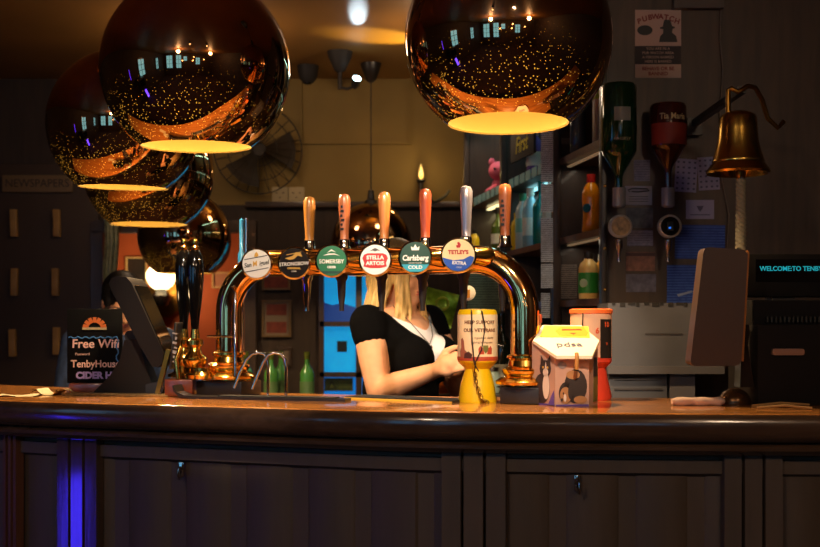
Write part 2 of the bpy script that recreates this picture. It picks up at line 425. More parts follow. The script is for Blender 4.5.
globe(184, 236, 5.6, 5, 'small distant copper globe pendant above the round wall lamp')
globe(190, 240, 6.25, 4, 'farthest copper globe pendant, partly behind the dark pump handles and another globe')
globe(371, 243, 6.4, 4, 'distant copper globe pendant behind the red and white tap badge')
cam.dof.use_dof = True; cam.dof.focus_distance = 2.95; cam.dof.aperture_fstop = 5.0
# ---------------------------------------------------------------- the beer tap font
BL = Vector(((229-HX)/F*3.17, 3.17, BT)); BR = Vector(((525-HX)/F*2.89, 2.89, BT))
TZ = 1.466
ud = (BR-BL).normalized(); fw = Vector((ud.y, -ud.x, 0)); yaw = math.atan2(ud.y, ud.x)      # fw points at the customers
font = thing('beer_tap_font', 'copper-toned bridge tap font with six round badges and six wooden handles on the bar', 'beer taps', BL, yaw)
LEN = (BR-BL).length; h = TZ-BT
def fl(px, z=0.):
    "position along the font that shows at a photo column"
    k = (px-HX)/F
    # BL + s*ud : x = k*y
    return (k*BL.y-BL.x)/(ud.x-k*ud.y)
RB = .135
path = [(0, 0, .03), (0, 0, h-RB)]
path += [(RB-RB*math.cos(a), 0, h-RB+RB*math.sin(a)) for a in [PI/2*i/14 for i in range(1, 15)]]
path += [(LEN*.5, 0, h)]
path += [(LEN-RB+RB*math.sin(a), 0, h-RB+RB*math.cos(a)) for a in [PI/2*i/14 for i in range(0, 15)]]
path += [(LEN, 0, .03)]
MB().tube(path, .0365, 28).build('bridge_tube', TUBEM, font)
for x, nm in ((0, 'a'), (LEN, 'b')):
    MB().lathe([(.074, .048), (.075, .055), (.066, .062), (.05, .068), (.058, .078), (.058, .086), (.044, .094), (.04, .108), (.046, .114), (.046, .12), (.037, .124), (.037, .04), (.074, .04)], 36, (x, 0, 0), caps=False).build('brass_flange', BRASS, font)
    MB().box((x, 0, .0215), (.14 if x == 0 else .10, .12, .042), bev=.004).build('base_block', BLACK, font)
# lift pipe with a cross bar in front of the first column
gb = MB()
gb.tube([(.046, -.05, .05), (.046, -.05, .285), (.03, -.045, .30)], .0042)
gb.tube([(.046, -.05, .165), (-.04, -.05, .165)], .0032)
gb.build('sparge_pipe', CHROME, font)
HW = [wood('handle_amber', (160, 98, 36), (206, 138, 58), .3, .5, 6, (10, 10, 1)), wood('handle_copper', (136, 70, 42), (190, 112, 70), .25, .6, 6, (10, 10, 1)), wood('handle_oak', (160, 90, 44), (206, 132, 70), .25, .6, 6, (10, 10, 1)), wood('handle_red', (136, 54, 32), (176, 78, 46), .25, .6, 6, (10, 10, 1)), mat('handle_steel', (176, 166, 176), .2, .7), wood('handle_ginger', (140, 70, 36), (182, 102, 54), .3, .5, 6, (10, 10, 1))]
HX_ = [(308, 196), (343, 193), (383, 191), (424, 188), (465, 185), (504, 183)]
hlab = ['amber wooden tap handle', 'speckled copper tap handle', 'oak tap handle', 'red wood tap handle', 'steel tap handle', 'ginger wood tap handle with dark lettering']
for i, (px, py) in enumerate(HX_):
    s = fl(px); yy = (BL+ud*s).y; top = CZ-(py-HY)/F*yy-BT
    hh = top-h
    hd = MB().lathe([(.0125, .055), (.0135, .06), (.012, .064), (.0125, .08), (.0165, hh-.035), (.0165, hh-.014), (.0125, hh-.004), (.0, hh)], 20, (s, .01, h)).build('tap_handle', HW[i], font)
    hd['label'] = hlab[i]
    MB().lathe([(.02, .03), (.0155, .038), (.0145, .06), (0, .06)], 20, (s, .01, h)).build('ferrule', CHROME, hd)
    if i in (1, 5):
        ms = MB()
        for k in range(6): ms.box((s+random.uniform(-.003, .003), .01-.0135-.0006*k, h+.088+k*.012), (.009-.004*(k % 2), .004, .006))
        ms.build('branded_mark', INK, hd)
    MB().lathe([(.017, 0), (.0165, -.012), (.012, -.02), (.010, -.06), (.0065, -.085), (.0065, -.1), (0, -.1)], 18, (s-.004, -.0, h-.032)).build('spout', CHROME if i == 0 else BLACK, font)
# badges on horns
BX = [(257, 264, .0415), (294.5, 263, .0425), (332, 261, .0425), (375.5, 260, .042), (415.5, 257.5, .0425), (458.5, 255.5, .044)]
TEALP = mat('teal_print', (10, 84, 96), .4); BROWNP = mat('brown_black_print', (22, 12, 6), .5, spec=.15); CREAMP = mat('cream_print', (246, 214, 160), .45)
LTEAL = mat('light_teal_print', (40, 150, 170), .4); DGREENP = mat('dark_green_print', (14, 62, 46), .4)
def badge(i, face, lab):
    px, py, r = BX[i]
    s = fl(px); off = .088
    # shift so that the disc shows at px although it stands in front of the tube
    for _ in range(6):
        p = BL+ud*s+fw*off; s += (px-(HX+F*p.x/p.y))/F*p.y*.95
    p = BL+ud*s+fw*off; z = CZ-(py-HY)/F*p.y-BT
    b = MB().lathe([(r, -.008), (r+.0015, -.004), (r+.0015, .004), (r-.003, .0075), (r-.0045, .006), (0, .006)], 48, (0, 0, 0), (0, -1, 0)).build('badge', CHROME, font, (s, -off, z), (0, 0, -yaw*.75))
    b['label'] = lab
    MB().lathe([(r-.0035, .0062), (r-.0045, .0075), (0, .0082)], 48, (0, 0, 0), (0, -1, 0)).build('badge_face', face, b)
    MB().lathe([(.012, 0), (.013, .01), (.018, .03), (.024, .06), (.026, .075), (.02, .085)], 24, (s+.012, -off+.008, z), Vector((.045, off-.03, 0))).build('tap_body', BRASS, font)
    return b
D = -.0088
def bt(b, s, size, m, x=0., z=0., shear=0., sx=1., rot=0., bold=0.):
    return text(s, size, m, b, (x, D, z), (PI/2, -rot, 0), shear=shear, sx=sx, depth=.0004, bold=bold)
def flat(b, polys, m, name='emblem', d=D):
    mb = MB()
    for pl in polys: mb.prism(pl, d-.0003, d+.0006)
    return mb.build(name, m, b, smooth=False)
b = badge(0, WHITE, 'white badge with slanting gold and black script')
bt(b, 'San', .0165, INK, -.0235, -.0040, .25, .86, .16, .0003); bt(b, 'iguel', .0165, INK, .0205, .0025, .25, .86, .16, .0003)
bt(b, 'M', .0185, GOLDP, -.0045, -.0005, .2, .82, .16, .0006)
flat(b, [[(-.033, .012), (.030, .0235), (.030, .0215), (-.033, .010)], [(-.030, -.021), (.033, -.0095), (.033, -.0115), (-.030, -.023)]], INK, 'rule_line')
flat(b, [[(-.006, .019), (.0, .018), (.006, .021), (.004, .028), (.0, .032), (-.004, .027)]], GOLDP)
b = badge(1, BROWNP, 'black brown badge with white lettering and a gold bow')
bt(b, 'STRONGBOW', .0128, WHITE, 0, -.003, .1, .96, .05, .0002)
bt(b, 'ORIGINAL', .007, GOLDP, 0, -.0145, 0, 1.1, 0, .0003); bt(b, 'CIDER', .005, WHITE, 0, -.0225)
flat(b, [[(-.024, .012), (-.004, .018), (.006, .028), (.018, .026), (.022, .016), (.010, .019), (.0, .010), (-.012, .008)], [(-.02, .022), (.02, .0295), (.02, .028), (-.02, .02)]], GOLDP)
b = badge(2, GREENP, 'green badge with bold white lettering')
bt(b, 'SOMERSBY', .0152, WHITE, 0, -.002, 0, .90, 0, .0002); bt(b, 'CIDER', .008, WHITE, 0, -.0165, 0, 1, 0, .0003)
flat(b, [[(-.022, .014), (-.008, .019), (.008, .019), (.022, .013), (.008, .0165), (-.008, .0155)], [(-.012, .021), (0, .03), (.012, .022), (0, .026)]], WHITE)
flat(b, [[(-.03, -.026), (.03, -.026), (.02, -.033), (-.02, -.033)]], DGREENP)
b = badge(3, WHITE, 'white badge with a red panel and white capitals')
flat(b, [[(-.029, .013), (-.020, .017), (.02, .017), (.029, .013), (.033, .004), (.028, -.008), (.03, -.017), (.012, -.021), (-.012, -.021), (-.03, -.017), (-.028, -.008), (-.033, .004)]], REDP, 'red_panel', D+.0002)
D2 = D; D = D-.0006
bt(b, 'STELLA', .0135, WHITE, 0, .0055, 0, 1.02, 0, .0005); bt(b, 'ARTOIS', .0135, WHITE, 0, -.009, 0, 1.02, 0, .0005)
D = D2
flat(b, [[(-.014, .023), (-.006, .028), (0, .031), (.006, .028), (.014, .023), (.006, .024), (0, .0215), (-.006, .024)]], mat('grey_print', (90, 84, 84), .5))
b = badge(4, DGREENP, 'dark green badge with white script, a crown and a teal band')
bt(b, 'Carlsberg', .0195, WHITE, 0, -.002, .12, .86, 0, .0006)
flat(b, [[(-.009, .018), (-.011, .028), (-.005, .024), (0, .033), (.005, .024), (.011, .028), (.009, .018)]], WHITE, 'crown')
flat(b, [[(-.035, -.018), (.035, -.018), (.026, -.03), (.014, -.0365), (-.014, -.0365), (-.026, -.03)]], LTEAL, 'teal_band', D+.0002)
bt(b, 'COLD', .012, WHITE, 0, -.0255, 0, 1.1, 0, .0002); bt(b, 'DANISH PILSNER', .0045, WHITE, 0, -.0145)
b = badge(5, CREAMP, 'cream badge with a blue lower half and red capitals')
arc = [(.0395*math.cos(a), .0395*math.sin(a)) for a in [PI+.12+(PI-.24)*i/24 for i in range(25)]]
flat(b, [arc+[(.03, -.001), (.012, -.010), (-.012, -.012), (-.03, -.008)]], BLUEP, 'blue_half', D+.0002)
bt(b, "TETLEY'S", .0135, REDP, 0, .0075, 0, .95, 0, .0006); bt(b, 'EXTRA', .0115, WHITE, .002, -.0195, 0, 1, -.08, .0004); bt(b, 'COLD', .005, WHITE, .002, -.03)
flat(b, [[(-.004, .019), (.004, .019), (.0065, .026), (.002, .034), (-.003, .032), (-.0015, .026), (-.006, .025)]], REDP)

# ---------------------------------------------------------------- drip tray, hoops, mats
def place(px, py): return onbar(px, py)
a0 = place(172, 398.5); a1 = place(345, 402)
dv = (a1-a0); L0 = dv.length
t = thing('drip_tray', 'long black drip tray with a curled end lying along the bar', 'tray', a0, math.atan2(dv.y, dv.x))
MB().prism([(0, .034), (.004, .036), (.012, .018), (.035, .009), (.08, .007), (L0, .007), (L0, .0), (.06, .0), (.02, .004), (.003, .02)], 0, .05).build('tray_body', BLACK, t)
rp = MB().box((L0/2+.05, .025, .008), (L0-.16, .04, .004)); rp.build('rubber_mat', BLACKM, t)
def leanhoop(pts, Y, label):
    q = [P(a, b_, Y) for a, b_ in pts]; o = q[-1].copy()
    return tag(MB().tube([v-o for v in q], .0042, 12).build('chrome_hoop', CHROME, None, o), label, 'rail')
HYY = 3.005
leanhoop([(234, 388), (240, 372), (246, 360), (252, 354), (258, 352.5), (264, 354), (267, 358), (268, 366), (268, 398)], HYY, 'chrome hoop rail standing on the drip tray, nearer the tap column')
leanhoop([(252, 389), (258, 374), (263, 362), (268, 355), (274, 352.5), (281, 354), (285, 359), (286, 367), (286, 398)], HYY-.025, 'chrome hoop rail standing on the drip tray, farther from the tap column')
YEL = mat('yellow_runner_edge', (236, 178, 60), .5)
a0 = place(345, 398.6); a1 = place(452, 403.2); dv = a1-a0
t = thing('bar_runner', 'thin bar runner with a yellow edge in front of the barmaid', 'bar mat', a0, math.atan2(dv.y, dv.x))
MB().box((dv.length/2, .05, .003), (dv.length, .1, .006)).build('mat', BLACKM, t); MB().box((dv.length/2, -.003, .002), (dv.length, .006, .004)).build('yellow_trim', YEL, t)
MATY = mat('towelling', (150, 116, 66), .9, var=.35, vscale=120, bump=.3)
a0 = place(62, 395.2); a1 = place(168, 397.0); dv = a1-a0
t = tag(MB().box((dv.length/2, .02, .003), (dv.length, .045, .006), bev=.002).build('bar_towel', MATY, None, a0, (0, 0, math.atan2(dv.y, dv.x))), 'tan bar towel spread under the till stand and blackboard', 'towel')
def sheet(px, py, wdt, dep, rz, label, lift=0.):
    a = place(px, py); rows = []
    for i in range(9):
        rows.append([(-wdt/2+wdt*i/8, -dep/2+dep*j/5, .001+.010*lift*max(0, math.sin(i*.9+j*.4))) for j in range(6)])
    return tag(MB().grid(rows).build('paper_sheet', mat('loose_paper', (226, 206, 164), .7), None, a, (0, 0, rz)), label, 'paper')
sheet(20, 396, .11, .07, .1, 'flat paper sheet on the bar below the newspapers board', .4)
sheet(52, 394.5, .10, .07, -.5, 'curled paper sheet on the bar beside the blackboard sign', 1.6)

# ---------------------------------------------------------------- blackboard sign
p = place(95, 391)
t = thing('blackboard_sign', 'small blackboard with handwritten wifi message on a wooden foot', 'sign', p, .08)
sc = p.y/F
Wd, Hd = 54*sc, 74*sc
MB().box((-.005, .0, .012), (Wd*.8, .07, .024), bev=.003).build('wooden_foot', REDW, t)
bd = MB().box((0, 0, .024+Hd/2), (Wd, .012, Hd), bev=.002).build('board', mat('chalkboard', (13, 13, 15), .8, spec=.1), t)
CH1 = mat('pink_chalk', (240, 196, 190), .7); CH2 = mat('blue_chalk', (60, 120, 190), .7); CHV = mat('violet_chalk', (170, 150, 220), .7)
def bz(py): return (391-py)*sc
text('Free Wifi', .036, CH1, bd, (.003, -.0075, bz(344)), bold=.0006, shear=.05)
text('Password', .011, CH1, bd, (-.035, -.0075, bz(354)))
text('TenbyHouse', .030, CH1, bd, (.003, -.0075, bz(364)), bold=.0005, sx=.92)
text('CIDER HO', .027, CHV, bd, (.010, -.0075, bz(375.5)), bold=.0014, sx=1.02)
sq = [(-.075+.0066*i, -.0075, bz(337.5)+.003*math.sin(i*1.9)) for i in range(22)]
sq += [(.066+.004*math.sin(k*1.7), -.0075, bz(338+k*3)) for k in range(9)]
MB().tube(sq, .0018, 6).build('chalk_border', CH2, bd)
em = MB()
for k in range(7):
    a = PI*(k+.5)/7; em.box((-.0+.026*math.cos(a), -.007, bz(328)+.024*math.sin(a)), (.010, .002, .016), (0, -(a-PI/2), 0))
em.build('badge_emblem', mat('orange_print', (214, 110, 40), .5), bd)
MB().box((0, -.007, bz(328.5)), (.07, .002, .007)).build('emblem_scroll', mat('tan_print', (190, 170, 130), .5), bd)

# ---------------------------------------------------------------- till screen seen edge on
p = place(128, 394)
sc = p.y/F
t = thing('till_screen', 'black tilted till touchscreen on a flared stand beside the blackboard', 'till', p, 0)
def ts(px, py): return ((px-128)*sc, (394-py)*sc)
MB().prism([ts(94, 393.5), ts(98, 389), ts(112, 375), ts(122, 358), ts(126, 340), ts(140, 338), ts(146, 362), ts(151, 377), ts(154, 384), ts(154, 393.5)], -.02, .07).build('stand', mat('till_black', (30, 21, 17), .6, spec=.2), t)
MB().prism([ts(148, 393.5), ts(148, 384), ts(166, 379), ts(168, 381), ts(164, 392), ts(162, 393.5)], -.03, .12).build('stand_foot', mat('till_black2', (40, 32, 26), .4), t)
MB().prism([ts(118, 285), ts(121, 279), ts(127, 277), ts(135, 278.5), ts(140, 284), ts(171, 352), ts(170, 362), ts(166, 366), ts(160, 365), ts(148, 345), ts(122, 294)], -.10, .09).build('screen_housing', mat('till_housing', (26, 18, 14), .6, spec=.2), t)
MB().prism([ts(141.5, 286), ts(142.5, 286.5), ts(170.8, 350), ts(169.8, 350.5)], -.085, .075).build('display_glass', BLACKG, t)
MB().cyl((ts(130, 338)[0], -.0, ts(0, 336)[1]), (ts(130, 338)[0], .12, ts(0, 336)[1]), .016).build('hinge', BLACKM, t)

# ---------------------------------------------------------------- hand pull beer engine
p = place(184, 397)
sc = p.y/F
t = thing('beer_engine', 'brass beer engine with two black hand pulls on a wooden plinth', 'beer pump', p, 0)
def bx(px): return (px-184)*sc
def bzz(py): return (397-py)*sc
MB().box((-5.5*sc, .075, bzz(388.2)), (28*sc, .15, 17*sc), bev=.003).build('plinth', REDW, t)
for i, (px, d, top, ph) in enumerate(((195, .05, 238, 0), (184, .13, 246, 1))):
    k = (p.y+d)/p.y
    x = ((px-HX)/F*(p.y+d)-p.x); z = lambda py, k=k, d=d: (CZ-(py-HY)/F*(p.y+d))-BT
    hnd = MB().lathe([(.0095, z(334)), (.0105, z(328)), (.013, z(318)), (.0195, z(300)), (.024, z(280)), (.0245, z(268)), (.021, z(257)), (.013, z(251)), (.008, z(249)), (0, z(249))], 24, (x, d, 0)).build('pull_handle', BLACKG, t)
    MB().lathe([(.008, z(251)), (.0125, z(249)), (.0125, z(247)), (.007, z(245)), (.009, z(242)), (.007, z(239)), (0, z(238))], 18, (x, d, 0)).build('brass_finial', BRASS, hnd)
    zb = bzz(379)
    MB().lathe([(.045, zb), (.045, zb+.008), (.03, zb+.014), (.026, zb+.03), (.034, zb+.045), (.034, zb+.055), (.018, zb+.07), (.016, zb+.085), (.023, zb+.092), (.023, zb+.105), (.013, zb+.11), (.011, zb+.135), (0, zb+.135)], 28, (x, d, 0)).build('pump_barrel', BRASS, t)
x = bx(176)
pc = MB().box((x-.012, .06, bzz(346)), (.008, .09, .13), (0, .12, 0), bev=.004).build('pump_clip', BLACK, t); pc['label'] = 'black pump clip with pale lettering, seen almost edge on'
cl = MB()
for k in range(7): cl.box((x-.007, .020+.003*(k % 2), bzz(362)+k*.013), (.011, .012, .004+.002*(k % 3)), (.0, .3, 0))
cl.build('clip_lettering', mat('clip_grey', (170, 162, 156), .5), pc)
MB().box((bx(161), .03, bzz(372)), (.012, .02, 46*sc), (0, .25, 0)).build('clip_bracket', DBRASS, t)
MB().lathe([(.04, 0), (.042, .01), (.03, .02), (.03, .03)], 24, (bx(200), .03, bzz(379))).build('brass_foot', BRASS, t)
MB().tube([(bx(178), .0, bzz(379)), (bx(176), .0, bzz(360)), (bx(180), .01, bzz(346))], .006).build('brass_pipe', BRASS, t)

# slim blue tube upright behind the first column
p = P(241.5, 256, 3.30)
zb = BT-p.z
t = thing('glass_dispenser_tube', 'slim blue tube in a silver collar rising behind the first tap column', 'dispenser', (p.x, 3.30, BT))
MB().lathe([(.022, 0), (.022, .02), (.007, .03), (.007, .37), (0, .37)], 18).build('chrome_post', CHROME, t)
MB().lathe([(.011, .37), (.011, .40), (.006, .41), (.0065, .50), (0, .505)], 16).build('blue_tube', mat('blue_tube', (40, 100, 140), .2, coat=.5), t)
MB().lathe([(.005, .37), (.005, .505), (0, .507)], 12, (.014, 0, 0)).build('steel_rod', CHROME, t)
# ---------------------------------------------------------------- yellow collecting box
p = onbar(477.5, 403.5); p.y += .06; p = Vector(((477.5-HX)/F*p.y, p.y, BT)); sc = (p.y-.06)/F
t = thing('collection_box', 'yellow charity collecting tin with a printed wrap and a cord, beside the barmaid\'s hand', 'charity box', p, 0)
def zz(py): return (404-py)*sc
r1 = 19.5*sc
MB().lathe([(19.6*sc, 0), (19.8*sc, .004), (17*sc, zz(385)), (13.2*sc, zz(372)), (13.2*sc, zz(370)), (20*sc, zz(363)), (20*sc, zz(313)), (18.5*sc, zz(310)), (6*sc, zz(309)), (0, zz(309))], 40).build('plastic_body', YELLOW, t)
WRAP = mat('wrap_print', (255, 224, 176), .5)
ro = 20*sc+.0012
wr = MB().grid([[(ro*math.sin(a), -ro*math.cos(a), z) for a in [-2.2+4.4*i/40 for i in range(41)]] for z in (zz(361.5), zz(315))]).build('printed_wrap', WRAP, t)
MB().grid([[((ro+.0006)*math.sin(a), -(ro+.0006)*math.cos(a), z) for a in [-2.2+4.4*i/40 for i in range(41)]] for z in (zz(361.5), zz(357.5))]).build('red_band', mat('brick_print', (190, 74, 46), .5), wr)
def curved(s, size, m, z, R_, bold=0., sx=1., x0=0., parent=None):
    o = text(s, size, m, parent, (0, 0, 0), (0, 0, 0), sx=sx, bold=bold, depth=.0002)
    for v in o.data.vertices:
        a = (v.co.x+x0)/R_; q = R_+.0008+v.co.z
        v.co = Vector((q*math.sin(a), -q*math.cos(a), z+v.co.y))
    return o
BRN = mat('brown_print', (120, 62, 30), .5)
curved('HELP SUPPORT', .0125, BRN, zz(323), ro, .0003, 1.0, .004, wr); curved('OUR VETERANS', .0125, BRN, zz(331), ro, .0003, 1., .004, wr)
curved('a registered charity', .0075, BRN, zz(338.5), ro, 0, 1, .012, wr); curved('giving lasting care', .0075, BRN, zz(343), ro, 0, 1, .012, wr)
def wrapflat(poly, x0, z0, m, name, parent, R_, lift=.0008):
    mb = MB(); t_ = bmesh.new()
    vs = [t_.verts.new((a+x0, 0, b+z0)) for a, b in poly]; t_.faces.new(vs)
    bmesh.ops.triangulate(t_, faces=t_.faces[:]); bmesh.ops.subdivide_edges(t_, edges=t_.edges[:], cuts=2, use_grid_fill=True)
    for v in t_.verts:
        a = v.co.x/R_; v.co = Vector(((R_+lift)*math.sin(a), -(R_+lift)*math.cos(a), v.co.z))
    mb._merge(t_, Matrix.Identity(4)); return mb.build(name, m, parent)
# a crest held by two beasts, and a small group of figures
CRS = mat('crest_print', (196, 74, 44), .5)
for sg in (-1, 1): wrapflat([(sg*.004, -.010), (sg*.018, -.010), (sg*.019, .004), (sg*.014, .012), (sg*.009, .006), (sg*.005, .010)], .018, zz(351), CRS, 'crest_beast', wr, ro)
wrapflat([(-.007, .010), (.007, .010), (.007, -.002), (0, -.011), (-.007, -.002)], .018, zz(350), mat('crest_shield', (120, 120, 60), .5), 'crest_shield', wr, ro, .0011)
wrapflat([(-.012, -.016), (.010, -.016), (.012, -.002), (.004, .004), (.002, .026), (-.003, .034), (-.009, .030), (-.008, .01), (-.013, 0)], -.042, zz(352), mat('figure_print', (170, 96, 74), .5), 'printed_figure', wr, ro)
wrapflat([(-.010, -.008), (.012, -.008), (.014, .002), (.004, .010), (-.008, .004)], -.030, zz(356), mat('figure_dark', (80, 40, 30), .5), 'printed_figure', wr, ro, .0011)
MB().tube([(-.018, -ro+.03, zz(309)), (-.018, -ro-.004, zz(312)), (-.017, -ro-.005, zz(340)), (-.011, -ro-.005, zz(365)), (.0, -ro-.004, zz(372))], .0016, 8).build('cord', BLACK, t)
MB().tube([(.006, -ro+.03, zz(309)), (.008, -ro-.004, zz(312)), (.016, -ro-.005, zz(328)), (.007, -ro-.006, zz(350)), (-.008, -ro-.006, zz(362)), (-.010, -ro+.006, zz(372))], .0016, 8).build('cord', BLACK, t)
ch = MB()
pts = [Vector((-.010, -.050, zz(371))), Vector((-.008, -.052, zz(380))), Vector((0, -.055, zz(392))), Vector((.010, -.058, zz(401))), Vector((.02, -.06, .004))]
n = 0
for i in range(len(pts)-1):
    for k in range(3):
        c = pts[i].lerp(pts[i+1], (k+.5)/3); d = (pts[i+1]-pts[i]).normalized(); sd = Vector((0, -1, 0)).cross(d) if n % 2 else Vector((0, -1, 0)); n += 1
        ch.tube([c+d*.0075*math.cos(a)+sd*.0042*math.sin(a) for a in [2*PI*j/12 for j in range(12)]], .0012, 6, True)
ch.build('chain', DBRASS, t)

# ---------------------------------------------------------------- hexagonal animal charity box
p = onbar(565, 406.5); sc = p.y/F; p.y += .085; p.x = (565-HX)/F*p.y
t = thing('animal_charity_box', 'hexagonal cardboard charity box with cat and dog pictures and a white sloping lid', 'charity box', p, 0)
CARD = mat('box_card', (196, 150, 128), .55, var=.12, vscale=14)
LIDM = mat('lid_card', (250, 226, 190), .5)
ra = 34.5*sc; H0 = (406.5-352)*sc
hexp = [(ra*math.cos(a), ra*math.sin(a)) for a in [.105+PI/3*k for k in range(6)]]
def top_z(y): return (406.5-355.5)*sc+((355.5-325.5)*sc)*(y+.10)/.17
hb = MB().prism(hexp, 0, 1., 'XY')
for v in hb.bm.verts:
    if v.co.z > .5: v.co.z = .5*(top_z(v.co.y-.014)+top_z(v.co.y))-.004
hx = hb.build('card_body', CARD, t, smooth=False)
# lid: a hexagon that slopes towards the customers
lid = []
rl = 36.5*sc
lp = [(530-565, 354), (530-565+6, 348)]
def lp3(px, py, dy): return ((px-565)*sc, dy, (406.5-py)*sc)
top = [lp3(531.5, 341, -.018), lp3(551, 355.5, -.10), lp3(586.5, 355.5, -.10), lp3(599, 341, -.018), lp3(586, 325.5, .07), lp3(545, 325.5, .07)]
lm = MB(); n6 = len(top)
dn = Vector((0, .0, -.008))
lm._add(top+[Vector(v)+dn for v in top], [tuple(range(6)), tuple(reversed(range(6, 12)))]+[(i, i+6, (i+1) % 6+6, (i+1) % 6) for i in range(6)])
ld = lm.build('sloping_lid', LIDM, t, smooth=False)
# plane of the lid for its print
e0 = (Vector(top[2])-Vector(top[1])).normalized(); mid_f = (Vector(top[1])+Vector(top[2]))/2; mid_b = (Vector(top[4])+Vector(top[5]))/2
e1 = (mid_b-mid_f); Ll = e1.length; e1.normalize(); e2 = e0.cross(e1)
Ml = Matrix((e0, e1, e2)).transposed().to_4x4(); Ml.translation = mid_f+e2*.001
def onlid(o): o.matrix_local = Ml @ o.matrix_basis; return o
tx = text('pdsa', .036, mat('grey_blue_print', (96, 90, 110), .5), ld, (-.002, Ll*.34, 0), (0, 0, 0), bold=.0002); tx.matrix_local = Ml @ Matrix.Translation((-.002, Ll*.34, 0))
ym = MB().prism([(-.07, Ll*.60), (.055, Ll*.56), (.062, Ll*.93), (-.05, Ll*.97)], 0, .0008, 'XY').build('yellow_patch', mat('lid_yellow', (248, 206, 60), .5), ld); ym.matrix_local = Ml
ym = MB().prism([(-.02, Ll*.62), (.048, Ll*.6), (.056, Ll*.72), (.05, Ll*.92), (-.01, Ll*.92), (-.026, Ll*.78)], .0005, .0016, 'XY').build('printed_slot_face', mat('lid_amber', (222, 150, 34), .5), ld); ym.matrix_local = Ml
ym = MB().prism([(-.01, Ll*.79), (.042, Ll*.79), (.04, Ll*.83), (-.008, Ll*.83)], .0014, .0022, 'XY').prism([(.008, Ll*.70), (.024, Ll*.70), (.016, Ll*.645)], .0014, .0022, 'XY').build('coin_slot', BRN, ld); ym.matrix_local = Ml
# faces of the hexagon that show: find by outward direction
def hexface(k):
    a = Vector((*hexp[k], 0)); b = Vector((*hexp[(k+1) % 6], 0)); u_ = (b-a).normalized(); n_ = Vector((u_.y, -u_.x, 0))
    M = Matrix((u_, Vector((0, 0, 1)), n_)).transposed().to_4x4(); M.translation = (a+b)/2+n_*.0012
    return M, (b-a).length, n_
order = sorted(range(6), key=lambda k: hexface(k)[2].y)[:3]
order.sort(key=lambda k: hexface(k)[2].x)
def face_print(k, polys, m, name, d=0.):
    M, wd, n_ = hexface(k); mb = MB()
    for pl in polys: mb.prism([(a*wd, b*.78) for a, b in pl], d, d+.0007, 'XY')
    o = mb.build(name, m, hx, smooth=False); o.matrix_local = M; return o
DK = mat('cat_dark', (58, 44, 44), .6); LTP = mat('cat_light', (228, 206, 190), .6); DOGT = mat('dog_tan', (176, 120, 72), .6); PURP = mat('mauve_print', (92, 70, 150), .55); DOGD = mat('dog_dark', (48, 34, 28), .6); DULL = mat('side_print', (120, 104, 44), .6)
kf = order[0]; kc = order[1]; ks = order[2]
def oval(cx, cy, rx, ry, n=18, a0=0., a1=2*PI): return [(cx+rx*math.cos(a0+(a1-a0)*k/n), cy+ry*math.sin(a0+(a1-a0)*k/n)) for k in range(n)]
face_print(kf, [oval(-.06, .052, .33, .048), oval(.10, .116, .24, .027), [(-.10, .128), (-.09, .158), (.05, .138)], [(.16, .140), (.30, .158), (.32, .126)], [(-.44, .012), (.0, .010), (-.1, .022), (-.4, .02)]], DK, 'printed_cat', .0003)
face_print(kf, [oval(.14, .060, .14, .040), oval(.12, .104, .11, .013), [(.08, .112), (.13, .138), (.17, .112)]], LTP, 'printed_cat_chest', .0012)
face_print(kf, [oval(.02, .120, .03, .004, 8), oval(.21, .120, .03, .004, 8)], GOLDP, 'printed_cat_eyes', .0018)
face_print(kf, [[(.24, .003), (.49, .003), (.49, .05), (.36, .03)]], PURP, 'mauve_corner', .0018)
face_print(kc, [oval(.10, .062, .34, .054), oval(-.18, .042, .22, .034)], DOGD, 'printed_dog', .0003)
face_print(kc, [oval(-.20, .034, .17, .026), oval(.02, .098, .20, .014), oval(.24, .020, .2, .012)], DOGT, 'printed_dog_coat', .0010)
face_print(kc, [oval(-.06, .045, .07, .024), oval(-.27, .040, .022, .004, 8), oval(-.31, .020, .035, .006, 8)], DOGD, 'printed_dog_ear', .0017)
face_print(kc, [oval(-.22, .026, .04, .012)], LTP, 'printed_dog_muzzle', .0014)
face_print(kc, [[(-.3+.13*math.cos(2*PI*i/16), .128+.011*math.sin(2*PI*i/16)) for i in range(16)]], mat('stamp_print', (140, 124, 120), .5), 'round_stamp', .0004)
face_print(ks, [[(-.1, .01), (.4, .01), (.42, .12), (.1, .125), (-.05, .07)]], DULL, 'side_picture', .0004)
face_print(ks, [[(-.1, .09), (.35, .09), (.3, .15), (.0, .15)]], DOGD, 'side_picture', .0010)
face_print(kf, [[(-.49, .001), (.49, .001), (.49, .006), (-.49, .006)]], PURP, 'base_band', .0004); face_print(kc, [[(-.49, .001), (.49, .001), (.49, .005), (-.49, .005)]], PURP, 'base_band', .0004)
MB().tube([lp3(571, 353, -.100), lp3(571, 358, -.107), lp3(570.5, 369, -.103)], .005, 10).build('seal_tag', mat('amber_tag', (196, 130, 60), .5), t)

